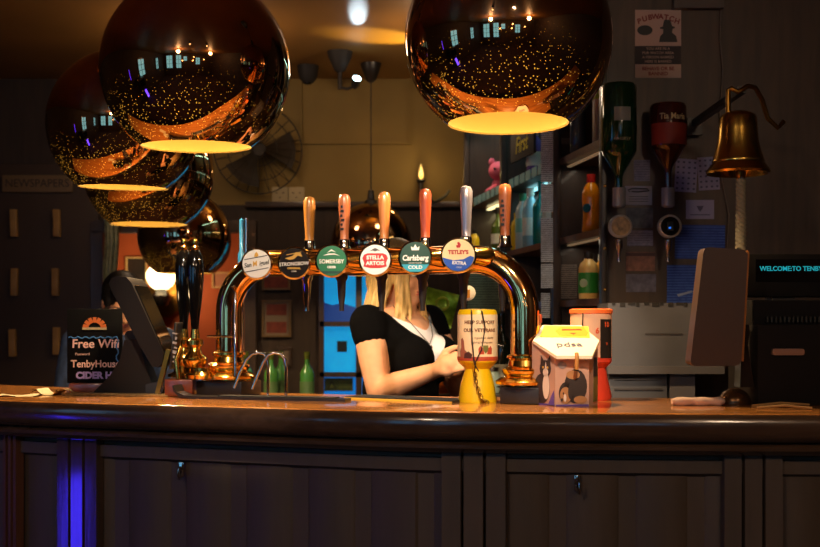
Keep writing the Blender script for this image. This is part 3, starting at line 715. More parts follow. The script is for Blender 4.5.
# ---------------------------------------------------------------- tall tin behind it
p = onbar(591, 403.5); p.y += .135; sc = p.y/F; p.x = (591-HX)/F*p.y
t = thing('charity_tin', 'tall round charity tin with orange rim and red base, behind the hexagonal box', 'charity box', p, 0)
def zt(py): return (400-py)*sc
q = 20.5*sc
MB().lathe([(q*.95, 0), (q, .01), (q*.8, zt(378)), (q*.72, zt(368)), (q, zt(362)), (q, zt(357))], 36, caps=False).build('red_base', mat('red_plastic', (206, 62, 40), .4), t)
wr = MB().lathe([(q, zt(357)), (q, zt(314))], 36, caps=False).build('printed_wrap', mat('peach_wrap', (222, 170, 136), .5), t)
MB().lathe([(q, zt(314)), (q*1.05, zt(313.5)), (q*1.05, zt(310)), (q*.9, zt(309)), (0, zt(309))], 36, caps=False).build('orange_rim', mat('orange_plastic', (244, 112, 50), .4), t)
wrapflat([(-.022, -.055), (.022, -.055), (.022, .046), (-.022, .046)], .050-.012, zt(337), BLACK, 'black_panel', wr, q, .0006)
curved('10', .018, mat('orange_print2', (220, 84, 40), .5), zt(325), q+.0008, .0006, 1, .036, wr)
curved('6', .02, mat('orange_print2', (220, 84, 40), .5), zt(331), q+.0004, .0008, 1, .008, wr)
curved('V', .012, mat('orange_print2', (220, 84, 40), .5), zt(344), q+.0008, 0, 1, .037, wr)
MB().tube([(-.02, -q*.6, zt(309)), (-.028, -q*.86, zt(311)), (-.03, -q*.88, zt(330))], .0016, 8).build('cord', BLACK, t)

# two wooden swizzle paddles beside the font
for k, (px, a, b, lab) in enumerate(((531, 338, 404, 'pale wooden stirring paddle leaning by the font base'), (537.5, 315, 404, 'red tipped wooden stick standing behind the hexagonal charity box'))):
    q0 = onz(px+2, 404, BT); q0 = Vector(((px+2-HX)/F*3.0, 3.0-.02*k, BT)); yy = q0.y; tp = CZ-(a-HY)/F*yy-BT
    t = thing('wooden_stick', lab, 'stick', q0, 0)
    MB().tube([(0, 0, 0), (-.004, .0, tp*.5), (-.004, 0, tp)], [.005, .006, .0065]).build('shaft', mat('pale_stick', (188, 132, 84), .5), t)
    if k: MB().lathe([(.0085, tp-.02), (.0085, tp), (0, tp+.004)], 14, (-.004, 0, 0)).build('red_tip', mat('red_tip', (198, 84, 50), .45), t)
    else: MB().box((-.004, 0, tp), (.016, .005, .05), bev=.002).build('paddle_end', mat('pale_stick', (188, 132, 84), .5), t)

# ---------------------------------------------------------------- customer screen, till, things at the far end
p = onbar(738, 406); sc = p.y/F; p.y += .03; p.x = (738-HX)/F*p.y
t = thing('pole_display', 'brown backed tilted screen on a short pole with a round foot, below the bell', 'screen', p, 0)
def mz(px, py): return ((px-738)*sc, (406-py)*sc)
HB = mat('brown_housing', (74, 49, 34), .5, coat=.1)
def rounded(pts, r, n=5):
    out = []
    N = len(pts)
    for i in range(N):
        a, b, c = Vector(pts[i-1]), Vector(pts[i]), Vector(pts[(i+1) % N])
        u_ = (a-b).normalized(); v_ = (c-b).normalized()
        for k in range(n+1):
            f = k/n; q_ = (b+u_*r)*(1-f)**2+b*2*f*(1-f)+(b+v_*r)*f*f
            out.append((q_.x, q_.y))
    return out
MB().prism(rounded([mz(686, 366), mz(737, 366), mz(744, 250), mz(700, 247)], .016), -.035, .02).build('screen_back', HB, t)
MB().prism(rounded([mz(737.5, 360), mz(740, 362), mz(746, 252), mz(744, 250)], .002), -.03, .03).build('screen_edge', mat('amber_edge', (196, 120, 60), .25, .4), t)  # orange light along the screen edge is put into its colour
MB().prism([mz(737, 325), mz(749, 325), mz(750, 332), mz(748, 345), mz(752, 372), mz(755, 388), mz(740, 388), mz(741, 360), mz(737, 340)], .0, .05).build('pole', mat('dark_pole', (40, 30, 24), .15, coat=.6), t)
MB().lathe([(.038, 0), (.04, .012), (.03, .03), (.012, .04), (0, .04)], 28, (mz(737, 0)[0], .02, 0)).build('round_foot', mat('foot_metal', (90, 62, 36), .25, .7), t)

p = onbar(790, 406.5); sc = p.y/F; p.x = (790-HX)/F*(p.y+.02); p.y += .16
t = thing('cash_till', 'black cash till with a glowing teal customer message display', 'till', p, .0)
def kz(px, py): return ((px-790)*sc*1.045, (406-py)*sc)
MB().box((kz(809, 0)[0], .0, kz(0, 365)[1]), (98*sc*1.05, .26, 82*sc), bev=.006).build('printer_body', mat('till_black3', (25, 20, 17), .75, spec=.15), t)
MB().box((kz(811, 0)[0], .02, kz(0, 312)[1]), (102*sc*1.05, .24, 26*sc), bev=.004).build('cover', mat('till_black4', (22, 18, 16), .75, spec=.15), t)
rg = MB()
for k in range(22): rg.box((kz(772+k*4.2, 0)[0], -.105, kz(0, 319)[1]), (.004, .012, .014))
rg.build('vent_ribs', mat('rib_grey', (40, 37, 30), .6), t)
sl = MB().prism(rounded([kz(773, 355), kz(804, 355), kz(804, 348.5), kz(773, 348.5)], .006), -.140, -.128).build('cash_slot', mat('slot_silver', (176, 128, 104), .35, .5), t)
hd = MB().box((kz(806, 0)[0], .06, kz(0, 272)[1]), (118*sc*1.05, .08, 46*sc), bev=.006).build('display_housing', mat('till_black3', (25, 20, 17), .75, spec=.15), t)
hd.location = (.042, 0, 0)
MB().box((kz(806, 0)[0], .06, kz(0, 298)[1]), (.06, .05, .03)).build('display_neck', BLACK, t)
VF = mat('teal_glow', (20, 160, 180), .4, emit=(30, 190, 205), es=.5)
text('WELCOME:TO TENBY', .0168, VF, hd, (kz(763.5, 0)[0], .0182, kz(0, 265)[1]), align='LEFT', bold=.0003, sx=.98)
MB().box((kz(812, 0)[0], .0192, kz(0, 267)[1]), (110*sc, .001, 24*sc)).build('display_window', BLACKG, hd)
# towel roll and drinking straws
p = onbar(698, 405.5)
t = thing('rolled_cloth', 'rolled white cloth lying on the bar below the brown screen', 'cloth', p, .05)
MB().tube([(-.065+.013*i, .002*math.sin(i*2.), .010) for i in range(11)], [.007]+[.0105+.0012*math.sin(i*1.7) for i in range(9)]+[.006], 14).build('cloth_roll', mat('pink_white_cloth', (226, 190, 170), .8, bump=.3, vscale=80), t)
for k, (a, b, lab) in enumerate((((752, 407), (809, 406), 'pale cable end lying across the bar in front of the till'), ((757, 409), (812, 409.6), 'pale loose strap lying along the bar below the till'))):
    q0 = onbar(*a); q1 = onbar(*b)
    q0.z = q1.z = BT+.003
    m = (q0+q1)/2; m.z += .006
    tag(MB().tube([Vector((0, 0, 0)), m-q0, q1-q0], .003, 8).build('loose_cable', mat('pale_cable', (170, 130, 76), .6), None, q0), lab, 'cable')

# ---------------------------------------------------------------- ship's bell
YB = 3.25
p = P(738, 92, YB)
t = thing('ships_bell', 'brass bell on a scrolled bracket with a plaited rope hanging from it', 'bell', p, 0)
sc = YB/F
def bz_(py): return (92-py)*sc
BELLM = mat('bell_brass', (206, 164, 76), .22, 1., rvar=.08, vscale=12)
MB().lathe([(0, bz_(112)), (.03, bz_(112)), (16.5*sc, bz_(115)), (18*sc, bz_(118)), (19*sc, bz_(130)), (20*sc, bz_(142)), (22.5*sc, bz_(152)), (25*sc, bz_(160)), (25.6*sc, bz_(161.5)), (25.2*sc, bz_(163)), (30*sc, bz_(169)), (31.5*sc, bz_(172)), (30.5*sc, bz_(174)), (26*sc, bz_(168)), (20*sc, bz_(150)), (16*sc, bz_(118)), (0, bz_(116))], 56, (0, 0, 0), caps=False).build('bell_body', BELLM, t)
MB().tube([(-.028, 0, bz_(116)), (-.028, 0, bz_(90)), (-.02, 0, bz_(88)), (.0, 0, bz_(92)), (.028, 0, bz_(86)), (.055, .02, bz_(86)), (.08, .04, bz_(96)), (.10, .05, bz_(115)), (.13, .05, bz_(125)), (.15, .06, bz_(118))], .007).build('scroll_bracket', DBRASS, t)
MB().box((.02, .30, bz_(88)), (.02, .56, .02)).box((.02, .575, bz_(92)), (.05, .012, .06)).build('wall_arm', BLACK, t)
MB().lathe([(.012, bz_(166)), (.015, bz_(173)), (.012, bz_(178)), (.006, bz_(180)), (.006, bz_(150))], 16, (0.008, 0, 0)).build('clapper', DBRASS, t)
rp = MB()
for s_ in range(3):
    rp.tube([(.008+.007*math.cos(i*.55+s_*2.09)*(1+.25*(i > 30)), .007*math.sin(i*.55+s_*2.09), bz_(178)-(bz_(178)-bz_(249))*i/60) for i in range(61)], .0075, 8)
rp.build('plaited_rope', mat('grey_rope', (150, 138, 112), .9), t)
# ---------------------------------------------------------------- notice board panel with optics
YN = 3.86
nx0 = P(601, 0, YN).x; nx1 = 2.55
nb = thing('notice_board', 'tall dark wooden panel behind the bell, covered with notices and spirit optics', 'wall panel', (nx0, YN, 0))
MB().box(((nx1-nx0)/2, .02, CH/2), (nx1-nx0, .04, CH-.002)).build('panel_board', DARKW, nb)
MB().box((.006, -.006, 1.8), (.02, .05, 1.88), bev=.003).build('edge_strip', BLACK, nb)
for py in (187, 249, 290, 66): MB().sphere((.008, -.033, P(0, py, YN).z), (.006, .004, .006), 12, 8).build('brass_screw', BRASS, nb)
def note(x0, y0, x1, y1, m, label, name='notice', cat='notice', rot=0., parts=(), thick=.0016, g=None, Y=None):
    Yn = (YN if Y is None else Y)-.001-random.uniform(0, .0005)-(thick/2 if thick > .01 else 0)
    a = P(x0, y0, Yn); b = P(x1, y1, Yn); c = (a+b)/2
    o = MB().box((0, 0, 0), (abs(b.x-a.x), thick, abs(a.z-b.z))).build(name, m, None, c, (0, rot, 0), smooth=False)
    tag(o, label, cat, g)
    return o, abs(b.x-a.x), abs(a.z-b.z)
GREYP = paper('grey_card', (150, 150, 170), (70, 70, 90), 55)
GREYP2 = mat('grey_card_plain', (120, 122, 138), .6)
LILAC = mat('lilac_paper', (150, 146, 180), .7)
o, W_, H_ = note(635, 10, 681, 78, mat('poster_dark', (44, 32, 32), .6), 'portrait notice with a man in a hat, its band asking people to behave', 'poster', 'poster')
MB().box((0, -.0012, H_*.235), (W_, .0012, H_*.53)).build('white_half', mat('poster_white', (190, 160, 146), .6), o)
MB().box((0, -.0012, -H_*.40), (W_, .0012, H_*.20)).build('lower_band', mat('poster_white', (190, 160, 146), .6), o)
REDB = mat('poster_red', (130, 44, 34), .6)
for i, ch_ in enumerate('PUBWATCH'):
    u_ = (i-3.5)/3.5; text(ch_, .0245, REDB, o, (u_*W_*.41, -.0025, H_*.40-.016*u_*u_), (PI/2, u_*.3, 0), bold=.0008)
MB().prism([(.0, .0), (.062, .0), (.058, .02), (.044, .032), (.046, .045), (.054, .047), (.052, .052), (.044, .054), (.038, .075), (.018, .075), (.012, .052), (.002, .049), (.004, .045), (.014, .044), (.014, .03), (.004, .02)], -.003, -.0018).build('man_figure', INK, o, (.003, 0, .006))
MB().prism([(-.03+.026*math.cos(2*PI*k/20), .04+.017*math.sin(2*PI*k/20)) for k in range(20)], -.003, -.0018).build('speech_bubble', INK, o, (-.015, 0, .006))
for k, s_ in enumerate(('YOU ARE IN A', 'PUB WATCH AREA', 'A PERSON BARRED', 'HERE IS BARRED')): text(s_, .0125, mat('poster_white', (190, 160, 146), .6), o, (0, -.001, -H_*.07-k*.0145))
text('BEHAVE OR BE', .0165, REDB, o, (0, -.0022, -H_*.365), bold=.0004); text('BANNED', .0165, REDB, o, (0, -.0022, -H_*.44), bold=.0004)
note(673, -6, 723, 9, mat('grey_fitting', (84, 70, 62), .5), 'grey trunking box above the hatted man poster', 'junction_box', 'box', thick=.03)
o, W_, H_ = note(634, 160, 650, 181, GREYP, 'grey card tucked beside the green bottle', 'card', 'card')
o, W_, H_ = note(625, 186, 652, 205, mat('card_oval', (156, 156, 172), .6), 'pale card printed with a dark oval swirl', 'card', 'card')
MB().tube([(-.03, -.0015, .012), (-.036, -.0015, .018), (-.02, -.0015, .024), (.03, -.0015, .022), (.036, -.0015, .016), (.0, -.0015, .012), (-.024, -.0015, .013)], .0022, 6).build('oval_swirl', INK, o)
for k in range(3): MB().box((0, -.0012, -.004-k*.008), (W_*.7, .001, .002)).build('print_line', INK, o)
o, W_, H_ = note(626, 208, 653, 228, mat('photo_card', (84, 88, 96), .6, var=.7, vscale=40), 'dull photo card under the oval swirl card', 'card', 'card')
o, W_, H_ = note(627, 230, 653, 246, GREYP, 'grey lettered card under the dull photo card', 'card', 'card')
o, W_, H_ = note(626, 252, 655, 271, mat('rust_card', (134, 92, 78), .6, var=.4, vscale=50), 'rust coloured card in the column of cards', 'card', 'card')
MB().box((0, -.0012, H_*.38), (W_, .001, H_*.18)).build('title_band', mat('rust_dark', (70, 40, 40), .6), o)
o, W_, H_ = note(626, 274, 656, 292, mat('dusk_card', (92, 88, 108), .6, var=.5, vscale=40), 'lowest card of the column, dusk coloured picture', 'card', 'card')
o, W_, H_ = note(675, 159, 697, 192, LILAC, 'page of an open calendar chart, the half nearer the optics', 'chart', 'chart', .06)
def cells(o, W_, H_, c, r):
    mb = MB()
    for i in range(c):
        for j in range(r): mb.box((-W_*.38+W_*.76*i/(c-1), -.0012, -H_*.4+H_*.8*j/(r-1)), (W_*.10, .001, H_*.055))
    mb.build('printed_marks', mat('chart_ink', (70, 66, 96), .6), o)
cells(o, W_, H_, 4, 6)
o, W_, H_ = note(698, 157, 719, 190, LILAC, 'page of an open calendar chart, the half under the bell rim', 'chart', 'chart', -.06); cells(o, W_, H_, 4, 6)
o, W_, H_ = note(686, 200, 714, 219, LILAC, 'small certificate with a dark shield below the calendar chart', 'certificate', 'notice')
MB().prism([(-.012, .012), (.012, .012), (.006, 0), (0, -.008), (-.006, 0)], -.002, -.001).build('shield_print', mat('chart_ink', (70, 66, 96), .6), o)
MB().box((0, -.0012, -.018), (W_*.7, .001, .003)).build('print_line', mat('chart_ink', (70, 66, 96), .6), o)
BLUEPAP = paper('blue_paper', (34, 66, 150), (70, 104, 190), 34)
note(675, 225, 725, 259, BLUEPAP, 'blue printed sheet behind the bell rope', 'sheet', 'notice', .01)
o, W_, H_ = note(667, 265, 722, 303, BLUEPAP, 'lower blue sheet with a white logo stroke, partly behind the brown screen', 'sheet', 'notice')
MB().prism([(-.06, -.035), (-.01, -.022), (-.004, -.027), (-.055, -.043)], -.002, -.001).build('logo_stroke', mat('pale_blue_print', (150, 160, 190), .6), o)
# wire hanging down the panel
q0 = P(721, 9, YN-.012)
t = tag(MB().tube([P(a, b, YN-.012)-q0 for a, b in ((721, 9), (720, 40), (723, 70), (720, 112), (722, 180), (729, 215), (727, 248))], .0022, 6).build('wire', mat('grey_wire', (110, 96, 84), .6), None, q0), 'thin pale wire running down the panel behind the bell', 'wire')

GREENGL = mat('dark_green_glass', (14, 58, 28), .08, coat=.6)
BROWNGL = mat('brown_glass', (70, 26, 14), .1, coat=.6)
STEEL = mat('brushed_steel', (170, 166, 160), .25, 1.)
def optic(px, ytop, yneck, wpx, gl, label, lab2, badge_face, name2):
    Yo = YN-.088; sc = Yo/F
    p = P(px, 227, Yo)
    def oz(py): return (227-py)*sc
    b = thing('spirit_bottle', label, 'bottle', (p.x, p.y, p.z+oz(yneck)), 0, 'upside down spirit bottles on optics')
    H = (yneck-ytop)*sc; r = wpx*sc/2
    MB().lathe([(.012, 0), (.012, .055), (.016, .075), (r*.8, .125), (r, .15), (r, H-.012), (r*.92, H-.002), (0, H)], 32).build('glass_body', gl, b)
    t = thing('optic_measure', lab2, 'optic', p, 0, 'optic measures below the upside down bottles')
    MB().lathe([(.014, oz(208)), (.022, oz(206)), (.022, oz(188)), (.015, oz(yneck)-.001), (0, oz(yneck)-.001)], 22).build('clear_chamber', mat('clear_plastic', (150, 150, 150), .1, coat=.5), t)
    MB().lathe([(11.5*sc, -.012), (11.5*sc, .012), (9.6*sc, .017), (9.4*sc, .013), (0, .013)], 32, (0, -.02, 0), (0, -1, 0)).build('dial_ring', mat('dial_plastic', (190, 180, 166), .4), t)
    MB().lathe([(9.4*sc, .0132), (0, .0142)], 32, (0, -.02, 0), (0, -1, 0)).build('dial_face', badge_face, t)
    MB().lathe([(.014, oz(240)), (.012, oz(248)), (.006, oz(252)), (.006, oz(262)), (0, oz(262))], 18).build('spout', STEEL, t)
    MB().box((0, .042, 0), (.022, .085, .03)).build('wall_bracket', BLACK, t)
    return b, r, H, t
b, r_, H_, t = optic(619, 84, 196, 35, GREENGL, 'upside down green glass spirit bottle with a small white label', 'optic measure with a picture dial under the green bottle', mat('dial_picture', (170, 140, 96), .5, var=.6, vscale=60), 'a')
MB().grid([[((r_+.001)*math.sin(a), -(r_+.001)*math.cos(a), z) for a in [-.45+.95*k/8 for k in range(9)]] for z in (H_-.13, H_-.085)]).build('white_label', mat('label_grey', (150, 156, 156), .6), b)
curved('WHISKEY', .014, mat('pale_print', (180, 170, 150), .6), H_-.19, r_+.001, 0, 1, 0, b)
b, r_, H_, t = optic(668, 104, 190, 36, BROWNGL, 'upside down brown spirit bottle with a red label and looping script', 'optic measure with a dark dial under the brown bottle', BLACKG, 'b')
MB().grid([[((r_+.001)*math.sin(a), -(r_+.001)*math.cos(a), z) for a in [-1.3+2.6*k/14 for k in range(15)]] for z in (H_-.14, H_-.07)]).build('red_label', mat('label_red', (140, 44, 26), .6), b)
curved('Tia Maria', .028, mat('cream_script', (206, 186, 140), .6), H_-.05, r_+.0016, .0004, .85, .004, b)
MB().box((0, -.037, 0), (.018, .004, .03)).build('dial_window', INK, t)
MB().box((-.003, -.04, -.006), (.007, .003, .006)).build('blue_light', mat('blue_indicator', (40, 120, 240), .3, emit=(40, 120, 240), es=.8), t)

# counter under the panel and the pale grey cabinet on it
CT = 1.03
t = thing('back_counter', 'dark back counter under the notice panel', 'counter', (1.55, 3.60, 0))
MB().box((0, 0, CT-.02), (1.9, .42, .04), bev=.005).build('worktop', DARKW, t); MB().box((0, .02, (CT-.04)/2), (1.86, .38, CT-.042)).build('carcass', DARKW, t)
YG = 3.52; sc = YG/F
p = Vector(((664-HX)/F*YG, YG, CT))
t = thing('grey_cabinet', 'pale grey counter cabinet with a ledge and two lower compartments, below the notices', 'cabinet', p)
GC = mat('cabinet_grey', (88, 85, 88), .6, var=.12, vscale=9)
def gz(px, py): return ((px-664)*sc, CZ-(py-HY)*sc-CT)
def gbox(x0, y0, x1, y1, d0, d1, mb=None):
    a = gz(x0, y0); b_ = gz(x1, y1)
    return (mb or MB()).box(((a[0]+b_[0])/2, (d0+d1)/2, (a[1]+b_[1])/2), (abs(b_[0]-a[0]), abs(d1-d0), abs(a[1]-b_[1])))
zb = HY+(CZ-CT)/sc
gbox(608, 303, 706, 366, 0, .2).build('upper_box', GC, t)
gbox(606, 366, 722, 373.5, -.03, .22).build('ledge', mat('ledge_grey', (98, 92, 92), .5), t)
o = gbox(609, 374, 667, zb, 0, .2).build('paper_drawer', GC, t); gbox(614, 378, 662, 380, -.004, .0).build('slot_line', mat('slot_dark', (70, 64, 64), .6), o); gbox(614, 388, 662, 390, -.004, 0).build('slot_line', mat('slot_dark', (70, 64, 64), .6), o)
gbox(670, 374, 695, zb, 0, .2).build('side_compartment', mat('cab_grey_dark', (108, 102, 104), .6), t)
gbox(645, 333, 682, 334.6, -.003, .0).build('crease_line', mat('slot_dark', (70, 64, 64), .6), t)
pe = MB()
for k in range(12): gbox(612+k*8, 302.5, 615+k*8+2*(k % 3), 305+1.5*(k % 2), -.003, 0, pe)
pe.build('torn_edge', BLACKM, t)

# ---------------------------------------------------------------- back bar shelving along the side
def fr(Y): return .65-(Y-3.9)*.154
sh = thing('back_bar_shelving', 'tall dark wooden back bar shelving full of bottles running away along the side', 'shelving', (.6, 4.0, 0))
def spart(mb, name, m, par=None, lab=None):
    o = mb.build(name, m); o.parent = par or sh
    if par is None: o.matrix_parent_inverse = Matrix.Translation((-.6, -4.0, 0))
    if lab: o['label'] = lab
    return o
for (Yd, dep) in ((4.42, .30), (5.28, .28), (6.12, .28)):
    spart(MB().box((fr(Yd)+dep/2, Yd, (CH+CT)/2), (dep, .035, CH-CT-.004)).box((fr(Yd)-.004, Yd, (CH+CT)/2), (.03, .075, CH-CT-.004), bev=.004), 'divider', wood('divider_wood', (44, 28, 18), (60, 40, 27), .5, .15, 3., (10, 10, 1)))
SHZ = (1.385, 1.625, 1.93)
SHELFW = wood('shelf_wood', (84, 52, 26), (116, 74, 40), .4, .3, 4, (3, 10, 10))
for (ya, yb) in ((3.90, 4.40), (4.46, 5.26), (5.32, 6.10)):
    for z in SHZ:
        mb = MB(); a, b = fr(ya), fr(yb)
        mb.prism([(a, ya), (b, yb), (b+.26, yb), (a+.26, ya)], z-.025, z, 'XY')
        s_ = spart(mb, 'shelf', SHELFW)
        if ya > 4.4 and z > 1.8:
            tk = MB(); d = Vector((b-a, yb-ya, 0)).normalized(); n_ = Vector((-d.y, d.x, 0))
            k = .08
            while k < (yb-ya)-.1:
                c = Vector((a, ya, z-.005))+d*k+n_*.004
                tk.box(c, (.004, .075, .04), (0, 0, math.atan2(d.y, d.x)-PI/2)); k += .1
            o = tk.build('price_tickets', mat('cyan_ticket', (140, 196, 204), .5), s_); o.matrix_parent_inverse = Matrix.Translation((-.6, -4.0, 0)) if False else Matrix.Identity(4)
mb = MB(); mb.prism([(fr(3.9)+.27, 3.9), (fr(6.2)+.27, 6.2), (fr(6.2)+.30, 6.2), (fr(3.9)+.30, 3.9)], CT+.001, CH-.004, 'XY'); spart(mb, 'back_board', wood('olive_board', (70, 58, 30), (92, 76, 42), .5, .1, 3, (4, 4, 1)))
for (ya, yb, z, c) in ((4.5, 5.22, 2.5, (150, 225, 235)), (5.36, 6.06, 2.5, (150, 225, 235)), (4.5, 5.22, 1.90, (150, 225, 235)), (5.36, 6.06, 1.9, (235, 220, 160))):  # strips and area lights added to brighten the bottles
    mb = MB().box(((fr(ya)+fr(yb))/2+.10, (ya+yb)/2, z-.004), (.02, yb-ya, .008), (0, 0, math.atan2(yb-ya, fr(yb)-fr(ya))-PI/2))
    o = spart(mb, 'led_strip', mat('led_%d' % c[0], c, .4, emit=c, es=2))
    l = lamp('led_light', 'AREA', ((fr(ya)+fr(yb))/2+.10, (ya+yb)/2, z-.012), .9, lin(c)[:3], None, size=(.03, yb-ya))
for z in (1.90, 1.598):  # warm strips added to light the bay nearest the panel
    mb = MB().box(((fr(3.93)+fr(4.38))/2+.03, 4.155, z-.003), (.014, .42, .006), (0, 0, math.atan2(.45, fr(4.38)-fr(3.93))-PI/2))
    spart(mb, 'led_strip', mat('led_warm', (255, 220, 170), .4, emit=(255, 214, 160), es=.12))
    lamp('led_light', 'AREA', ((fr(3.93)+fr(4.38))/2+.03, 4.155, z-.009), .16, (1, .82, .6), None, size=(.02, .42))
# notes pinned on the first divider edge
for (x0, y0, x1, y1, lab) in ((541, 130, 553, 182, 'long white list pinned on the shelf post, topmost of its column'), (541, 184, 553, 212, 'white slip on the shelf post, second from the top'), (541, 218, 553, 262, 'white typed list on the shelf post, third from the top'), (541, 264, 553, 288, 'white slip on the shelf post just above the tap font bend'), (541, 293, 550, 318, 'curled white slip low on the shelf post')):
    note(x0, y0, x1, y1, paper('white_list', (206, 214, 222), (110, 116, 130), 42), lab, 'note', 'note', g=None, Y=4.382)
note(557, 264, 577, 299, paper('grey_list', (120, 108, 100), (60, 50, 46), 40), 'dim typed price list on the divider beside the green labelled bottle', 'note', 'note', Y=4.40)
note(558, 138, 572, 144, mat('dim_plate', (96, 84, 76), .5), 'small dim plate high on the divider', 'plate', 'plate', Y=4.40)

def bottle(x, y, z, h, r, body, cap, lab, label, kind='wine', labcol=None, lz=(.2, .5), name='bottle', g=None, yaw=0.):
    t = thing(name, label, 'bottle', (x, y, z+.0006), yaw, g)
    if kind == 'wine': pr = [(r*.9, 0), (r, .006), (r, h*.58), (r*.9, h*.64), (r*.42, h*.74), (r*.34, h*.8), (r*.34, h*.93), (0, h*.93)]
    elif kind == 'juice': pr = [(r*.86, 0), (r*.98, .006), (r*.9, h*.2), (r*.86, h*.36), (r*1.0, h*.58), (r*.98, h*.68), (r*.7, h*.8), (r*.42, h*.86), (r*.4, h*.93), (0, h*.93)]
    else: pr = [(r*.94, 0), (r, .006), (r, h*.66), (r*.85, h*.76), (r*.48, h*.84), (r*.44, h*.92), (0, h*.92)]
    MB().lathe(pr, 28).build('glass_body', body, t)
    cr = r*(.40 if kind == 'wine' else .48)
    MB().lathe([(cr, h*.86), (cr*1.05, h*.87), (cr*1.02, h), (0, h)], 20).build('cap', cap, t)
    if labcol is not None:
        rr = max(a for a, b_ in pr)+.0012
        MB().lathe([(rr, h*lz[0]), (rr, h*lz[1])], 28, caps=False).build('paper_label', labcol, t)
    return t, r, h
ORJ = mat('orange_juice_bottle', (250, 150, 18), .2, coat=.5); BLKCAP = BLACK; REDCAP = mat('red_cap', (190, 40, 30), .35); GRNL = mat('green_label', (52, 150, 56), .45); WHT = mat('white_label', (226, 224, 214), .5)
CREAMB = mat('cream_bottle', (240, 200, 120), .25, coat=.4); TEALB = mat('teal_bottle', (18, 130, 130), .12, coat=.6); PALEB = mat('pale_blue_bottle', (150, 190, 205), .2, coat=.4); YELB = mat('yellow_bottle', (232, 196, 40), .25, coat=.4); DKGL = mat('black_green_glass', (18, 24, 16), .08, coat=.6); BLUEB = mat('blue_carton_print', (40, 84, 170), .4)
# bay nearest the panel
t, r_, h_ = bottle(.652, 4.10, 1.625, .208, .034, ORJ, REDCAP, None, 'orange drink bottle with a red cap on the middle shelf nearest the panel', 'juice')
MB().lathe([(.016, 0), (.014, .003), (0, .003)], 20, (-.020, -.0265, .085), (-.6, -.8, 0)).lathe([(.0, 0), (.0, .001)], 6).build('round_sticker', mat('teal_sticker', (20, 100, 110), .4), t)
t, r_, h_ = bottle(.636, 4.06, 1.385, .165, .035, CREAMB, BLACK, None, 'short pale bottle with a green label on the lowest visible shelf', 'beer', GRNL, (.12, .56))
MB().lathe([(.016, 0), (.014, .002), (0, .002)], 20, (-.022, -.0275, .055), (-.6, -.8, 0)).build('round_emblem', mat('pale_emblem', (190, 210, 170), .4), t)
bottle(.692, 4.10, 1.385, .16, .03, mat('amber_bottle', (212, 150, 40), .25, coat=.4), WHT, None, 'amber bottle half hidden behind the panel edge, beside the green labelled bottle', 'beer', WHT, (.2, .4))
bottle(.700, 4.15, 1.93, .30, .036, mat('milky_bottle', (200, 196, 188), .4), mat('bright_red_cap', (224, 60, 40), .4), None, 'white bottle with lime collar and red cap on the top shelf', 'beer', mat('lime_label', (170, 210, 50), .45), (.60, .74))
bottle(.625, 4.24, 1.93, .24, .03, mat('clear_blue_glass', (70, 90, 110), .12, coat=.6), BLACK, None, 'clear bluish glass bottle on the top shelf beside the white one', 'wine')
# middle bay
bottle(.578, 4.66, 1.625, .272, .036, mat('orange_spirit', (226, 130, 30), .2, coat=.5), WHT, None, 'tall orange bottle with a long white label beside the pinned notes', 'wine', WHT, (.30, .6))
bottle(.553, 4.80, 1.625, .27, .036, TEALB, TEALB, None, 'teal glass bottle in the middle bay, behind the orange one', 'wine')
bottle(.526, 4.98, 1.625, .26, .034, PALEB, WHT, None, 'pale blue bottle with a white label in the middle bay', 'beer', WHT, (.2, .5))
bottle(.505, 5.10, 1.625, .25, .033, mat('ice_bottle', (190, 214, 216), .2, coat=.4), mat('green_cap', (40, 120, 80), .4), None, 'ice white bottle with a green cap in the middle bay', 'beer', mat('mint_label', (120, 190, 180), .5), (.3, .55))
bottle(.486, 5.18, 1.625, .17, .027, YELB, YELB, None, 'small yellow bottle at the far end of the middle bay', 'beer')
bottle(.610, 4.64, 1.385, .205, .036, mat('navy_bottle', (30, 60, 140), .2, coat=.5), BLACK, None, 'blue bottle low in the middle bay above the tap font bend', 'beer', WHT, (.3, .45))
bottle(.535, 4.90, 1.93, .20, .034, mat('violet_bottle', (110, 90, 170), .2, coat=.5), WHT, None, 'violet bottle on the top shelf of the middle bay', 'beer', WHT, (.2, .5))
# far bay
bottle(.34, 6.0, 1.625, .16, .026, YELB, BLACK, None, 'small yellow bottle in the far bay, behind the steel tap handle', 'beer')
bottle(.435, 5.62, 1.625, .24, .034, mat('olive_bottle', (80, 100, 40), .2, coat=.5), BLACK, None, 'olive green bottle in the far bay', 'wine', WHT, (.25, .45))
# chalked board across the middle bay and the pink soft toy
q = P(523, 146, 4.9); q.x = fr(4.9)+.0
t = thing('chalk_board', 'small black board with yellow chalk lettering above the middle bay', 'sign', (fr(4.86)-.02, 4.86, 2.06), math.atan2(-.154, -1)+PI/2+PI*0 if False else 0)
t.rotation_euler = (0, 0, math.atan2(.8, -.154)-PI)
MB().box((0, 0, 0), (.34, .012, .12), bev=.002).build('board', BLACKM, t)
text('First', .10, mat('yellow_chalk', (226, 214, 60), .7), t, (0, -.0075, 0), bold=.001, shear=.2)
PINK = mat('pink_plush', (226, 110, 140), .85, bump=.3, vscale=90)
t = thing('soft_toy', 'pink plush toy sitting on the top shelf of the far bay', 'soft toy', (fr(5.72)+.085, 5.72, 1.9306))
MB().sphere((0, 0, .05), (.045, .045, .05)).build('plush_body', PINK, t)
hd = MB().sphere((-.01, -.02, .125), (.052, .05, .048)).sphere((-.045, -.02, .17), (.016, .012, .02)).sphere((.03, -.02, .172), (.016, .012, .02)).build('plush_head', PINK, t)
MB().sphere((-.035, -.066, .13), .006).sphere((.0, -.07, .13), .006).build('eyes', INK, hd)
